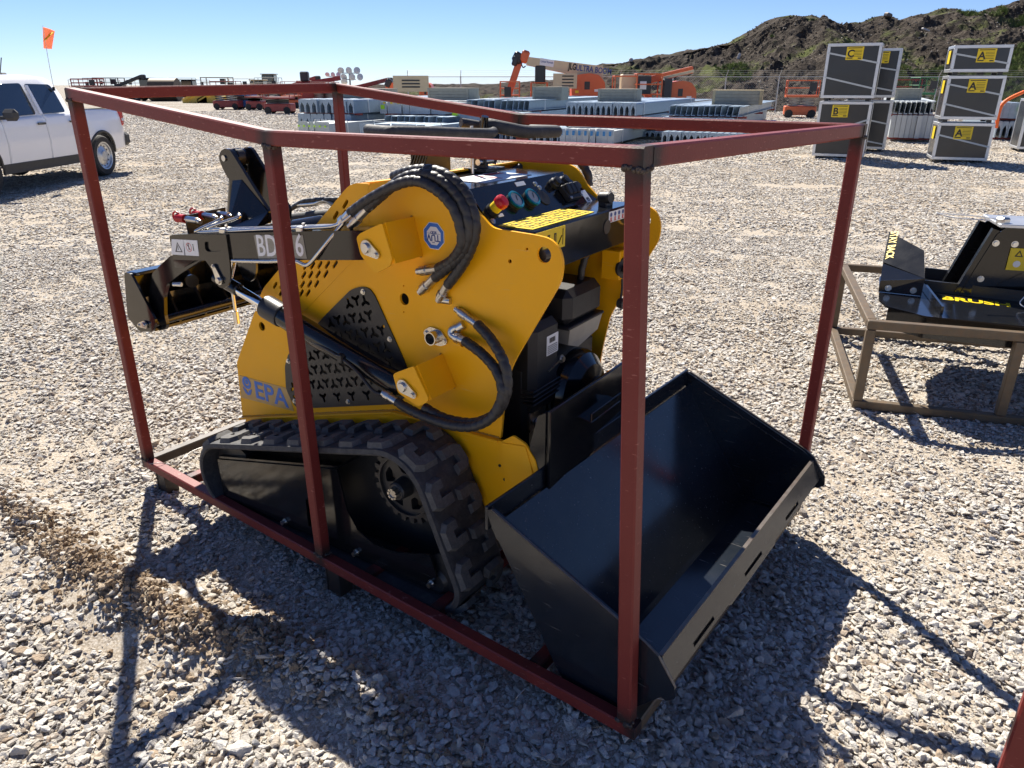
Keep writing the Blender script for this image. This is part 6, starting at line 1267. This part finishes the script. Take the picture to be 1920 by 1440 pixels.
for sd in (1, -1):
    for poly in ([(.80, 1.15), (1.47, 1.14), (1.47, 1.60), (.88, 1.59), (.84, 1.54)], [(1.58, 1.14), (2.55, 1.12), (2.22, 1.46), (2.02, 1.60), (1.58, 1.61)]):
        pr = rounded(poly, .05); outp = [(x, sd*(cab_side(x, z)+.022), z) for x, z in pr]; inn = [(x, sd*(cab_side(x, z)-.01), z) for x, z in pr]; nn_ = len(pr)
        MB().add(outp+inn, [list(range(nn_)), list(range(nn_, 2*nn_))]+[(i, (i+1) % nn_, nn_+(i+1) % nn_, nn_+i) for i in range(nn_)]).build('side_window', 'glass_dark', tk)
    MB().box((1.525, sd*.845, 1.36), (.07, .02, .46), Matrix.Rotation(sd*.33, 3, 'X')).build('door_pillar', 'truck_white', tk)
    mr_ = MB(); mr_.box((2.42, sd*1.05, 1.16), (.12, .24, .17), None, .05); mr_ = mr_.build('wing_mirror', 'truck_trim', tk); MB().box((2.44, sd*.90, 1.12), (.06, .14, .05)).build('mirror_arm', 'truck_trim', mr_)
    tl = MB().box((-.90, sd*.845, .98), (.14, .075, .27), Matrix.Rotation(sd*.25, 3, 'Z'), .02).build('tail_lamp', 'lamp_red', tk); MB().box((-.905, sd*.868, .96), (.11, .05, .05), Matrix.Rotation(sd*.25, 3, 'Z')).build('reverse_lens', 'white_print', tl)
    MB().box((3.98, sd*.72, .85), (.12, .3, .14), None, .03).build('head_lamp', 'lamp_glass', tk)
mb = MB(); mb.add([(2.96, -.5, 1.12), (2.96, .5, 1.12), (2.20, .38, 1.63), (2.20, -.38, 1.63)], [(0, 1, 2, 3)]); mb.build('windscreen', 'glass_dark', tk); MB().box((.645, 0, 1.38), (.02, 1.1, .34), Matrix.Rotation(.22, 3, 'Y')).build('rear_window', 'glass_dark', tk)
MB().box((3.3, 0, 1.02), (1.3, 1.6, .12), Matrix.Rotation(.06, 3, 'Y'), .05).build('bonnet', 'truck_white', tk); MB().box((4.0, 0, .70), (.12, 1.6, .42), None, .04).build('grille', 'truck_trim', tk)
MB().box((-1.0, 0, .60), (.22, 1.74, .26), None, .06).build('rear_bumper', 'truck_trim', tk); MB().box((4.05, 0, .48), (.16, 1.7, .24), None, .05).build('front_bumper', 'truck_trim', tk)
rb = MB().lathe([(0, .10), (.06, .09), (.09, .03), (.10, 0)], (1.55, .1, 1.735), (0, 0, 1), 18).build('roof_beacon', 'brass', tk); MB().box((1.15, .1, 1.745), (.22, .14, .05), None, .02).build('aerial_base', 'truck_trim', tk); MB().cyl((1.12, .1, 1.76), (1.03, .12, 2.0), .008, 8).build('aerial', 'truck_trim', tk)
for x in (0, WB):
    for sd in (1, -1):
        ty = MB().lathe([(.24, 0), (.33, -.004), (.352, .02), (.362, .05), (.362, .17), (.352, .20), (.33, .224), (.24, .22)], (x, sd*.93, .362), (0, -sd, 0), 40).build('wheel', 'tyre', tk)
        rm = MB().lathe([(.245, -.002), (.225, .004), (.215, .03), (.17, .045), (.10, .02), (.075, .005), (0, .004)], (x, sd*.93, .362), (0, -sd, 0), 36).build('rim', 'rim', ty)
        mb = MB()
        for i in range(12): a = i*math.pi/6; mb.cyl((x+.188*math.cos(a), sd*.893, .362+.188*math.sin(a)), (x+.188*math.cos(a), sd*.886, .362+.188*math.sin(a)), .017, 10)
        mb.build('rim_holes', 'black_print', ty, kind='stuff')
b0 = TR.V(97, 150, .72); fl_t = TR.hit(80, 47, (b0.x+.1, .72, 0), (0, 1, 0)); sf = thing('safety_flag', 'orange whip flag on a thin pole clipped to the pickup cab', 'flag', TR.w(0, 0), TR.ang)
b0 = Vector((.86, .79, 1.52)); tp = TR.V(80, 48, .79); MB().tube(smoothpath([b0, b0.lerp(tp, .5)+Vector((.01, 0, 0)), tp], 6), .006, 6).build('pole', 'nylon_white', sf); MB().box(b0, (.03, .03, .06)).build('clip', 'black_satin', sf)
fq = [TR.V(x, y, .79) for x, y in ((80, 50), (105, 58), (106, 66), (98, 92), (82, 91))]; NU = 10; P = []; top_, bot_ = (fq[0], fq[1]), (fq[4], fq[3])
for i in range(NU+1):
    for j in range(7):
        a, b = i/NU, j/6; q = fq[0].lerp(fq[1], a).lerp(fq[4].lerp(fq[3], a), b); P.append((q.x, q.y+.02*math.sin(a*5+b)*a, q.z))
n7 = len(P); P += [(a, b-.004, c_) for a, b, c_ in P]; Fc = [(o_+i*7+j, o_+(i+1)*7+j, o_+(i+1)*7+j+1, o_+i*7+j+1) for o_ in (0, n7) for i in range(NU) for j in range(6)]
MB().add(P, Fc, True).build('flag_cloth', 'flag_orange', sf)
q = [fq[0].lerp(fq[1], .30).lerp(fq[4].lerp(fq[3], .3), .05), fq[0].lerp(fq[1], .62).lerp(fq[4].lerp(fq[3], .62), .15), fq[0].lerp(fq[1], .22).lerp(fq[4].lerp(fq[3], .22), .95), fq[0].lerp(fq[1], .05).lerp(fq[4].lerp(fq[3], .05), .6)]
mb = MB(); mb.bar(q[1]+Vector((0, .03, 0)), q[3]+Vector((0, .012, 0)), .006, .05, up=(0, 1, 0)); mb.build('flag_stripe', 'yellow_print', sf)
# ---------------------------------------------------------------- brush cutter on its rusty frame
BF0 = gnd(1597, 765); BF = Frame(BF0, R(-17)); rf = thing('steel_frame', 'rusty brown welded steel frame carrying the black brush cutter', 'frame', BF.w(0, 0), R(-17)); BH, BD, BW = .485, 1.36, 1.55; a_ = .045
def abar(p0, p1, name, up=(0, 0, 1)): return MB().bar(p0, p1, a_, a_, up, .004).build(name, 'rust_frame', rf)
for v in (a_/2, BD-a_/2):
    for z in (a_/2, BH-a_/2): abar((0, v, z), (BW, v, z), 'rail')
    for u in (a_/2, .69, BW-a_/2): abar((u, v, a_+.001), (u, v, BH-a_-.001), 'leg', (1, 0, 0))
for u in (a_/2, BW-a_/2):
    for z in (a_/2, BH-a_/2): abar((u, a_+.001, z), (u, BD-a_-.001, z), 'side_rail')
bc = thing('brush_cutter', 'black brush cutter attachment lettered BRUSH and STAY BACK at right', 'attachment', BF.w(0, 0), R(-17)); Xc = 1.5
pl_ = [(.10, .40), (.12, .26), (.28, .12), (Xc, .0), (Xc, 1.25), (.36, 1.25), (.18, .95)]
flat = lambda a, b, t_: (a, b, t_)
MB().plate([rounded(pl_, .02)], flat, .490, .500).build('deck', 'black', bc); MB().plate([[(.13, .27), (.29, .13), (Xc, .02), (Xc, .03), (.295, .14), (.14, .275)]], flat, .38, .489).build('deck_skirt', 'black', bc)
MB().bar((.365, .68, .53), (Xc, .42, .53), .012, .06).build('ridge', 'black_satin', bc); MB().bar((.43, 1.02, .53), (Xc, .76, .53), .012, .06).build('ridge', 'black_satin', bc); MB().bar((.36, .16, .525), (.37, .66, .525), .012, .045).build('deck_rib', 'black', bc)
ga, gb, gc_, gd_ = Vector((.12, .565, .502)), Vector((.335, .53, .502)), Vector((.335, .53, .60)), Vector((.12, .57, .565))
sbp = [Vector((.147, .75, .635)), gc_+Vector((0, .002, .002)), Vector((.32, .62, .74)), Vector((.185, .95, .778))]; _n = (sbp[1]-sbp[0]).cross(sbp[3]-sbp[0]); sbp[2] = BF.hit(1732.5, 469.5, tuple(sbp[0]), tuple(_n)); nrm = (sbp[1]-sbp[0]).cross(sbp[3]-sbp[0]).normalized()
MB().add(sbp+[p-nrm*.006 for p in sbp], [(0, 1, 2, 3), (7, 6, 5, 4), (0, 4, 5, 1), (1, 5, 6, 2), (2, 6, 7, 3), (3, 7, 4, 0)]).build('guard_plate', 'black', bc)
yo = Vector((.001, .006, 0)); Q = [ga, gb, gc_, gd_]; MB().add(Q+[p+yo for p in Q], [(0, 1, 2, 3), (7, 6, 5, 4), (0, 4, 5, 1), (1, 5, 6, 2), (2, 6, 7, 3), (3, 7, 4, 0)]).build('guard_base', 'black', bc)
Q = [gd_+Vector((0, .001, .001)), gc_+Vector((0, .001, .001)), sbp[0]-nrm*.006]; MB().add(Q+[p+yo for p in Q], [(0, 1, 2), (5, 4, 3), (0, 3, 4, 1), (1, 4, 5, 2), (2, 5, 3, 0)]).build('guard_web', 'black', bc)
for p in ((.165, .552, .53), (.29, .532, .53)): hexbolt(MB(), p, (0, -1, 0), .012).build('guard_bolt', 'zinc', bc)
r_ = (sbp[0]-sbp[3]).normalized(); up_ = nrm.cross(r_); text('STAY BACK', .060, 'yellow_print', bc, sbp[3]+nrm*.002+up_*.012+r_*.006, r_, up_, bold=.02, sx=.72)
dr_ = Vector((.36, -.07, 0)).normalized(); text('BRUSH', .105, 'yellow_print', bc, Vector((.432, .50, .5005)), dr_, Vector((.07, .36, 0)).normalized(), bold=.035, sx=1.02)
for v in (.62, .92):
    MB().plate([rounded([(.545, .505), (.655, .845), (.69, .885), (1.2, .885), (1.2, .505)], .01)], lambda a, b, t_: (a, t_, b), v, v+.01).build('tower_plate', 'black', bc)
for p in ((.66, .80), (.63, .60), (.75, .80)): hexbolt(MB(), (p[0], .62, p[1]), (0, -1, 0), .012).build('tower_bolt', 'zinc', bc)
[MB().bar((.535, v_, .505), (.65, v_, .87), .035, .035, up=(0, 1, 0)).build('tower_strut', 'black', bc) for v_ in (.645, .905)]; MB().box((.93, .77, .895), (.55, .34, .02), None, .004).build('tower_cap', 'alu', bc); MB().box((.68, .66, .91), (.05, .06, .05), Matrix.Rotation(.4, 3, 'Z'), .01).build('cap_bracket', 'zinc', bc)
MB().box((.80, .614, .72), (.13, .004, .12)).build('warning_label', 'yellow_print', bc)
MB().plate([[(.76, .735), (.80, .735), (.78, .77)], [(.768, .740), (.792, .740), (.78, .760)]], lambda a, b, t_: (a, t_, b), .6105, .6115).build('pictogram', 'black_print', bc); MB().plate([circle((.78, .695), .018, 14)], lambda a, b, t_: (a, t_, b), .6105, .6115).build('pictogram', 'white_print', bc)
def strapw(pts, label): o = MB().tube(smoothpath(pts, 8), .003, 6).build('cable_tie', 'nylon_white'); o.parent = None; tag(o, label, 'cable tie'); return o
Wp = lambda u, v, z: Vector(BF.w(u, v, z))
strapw([Wp(.64, .60, .93), Wp(.52, .58, .945), Wp(.37, .58, .95), Wp(.33, .56, .955), Wp(.42, .56, .935), Wp(.60, .58, .925)], 'long white cable tie sticking out from the brush cutter tower'); strapw([Wp(.86, .50, .62), Wp(.80, .44, .56), Wp(.78, .42, .53), Wp(.80, .40, .515), Wp(.84, .42, .52)], 'white cable tie looped on the deck after the word BRUSH')
# a corner of the next frame by the camera
p = at_depth(1904, 1395, 1.0); nf = thing('transport_frame', 'dark red frame post cut off at the bottom right corner', 'frame', (p[0]+.01, 1.0, 0), CR_ANG); rail('post', (0, 0, .12), (0, 0, 1.45), nf); rail('bottom_rail', (-.02, 0, .10), (1.5, 0, .10), nf); rail('bottom_rail', (0, -.02, .10), (0, -1.2, .10), nf); rail('top_rail', (-.02, 0, 1.47), (1.5, 0, 1.47), nf); rail('top_rail', (0, -.02, 1.47), (0, -1.2, 1.47), nf)
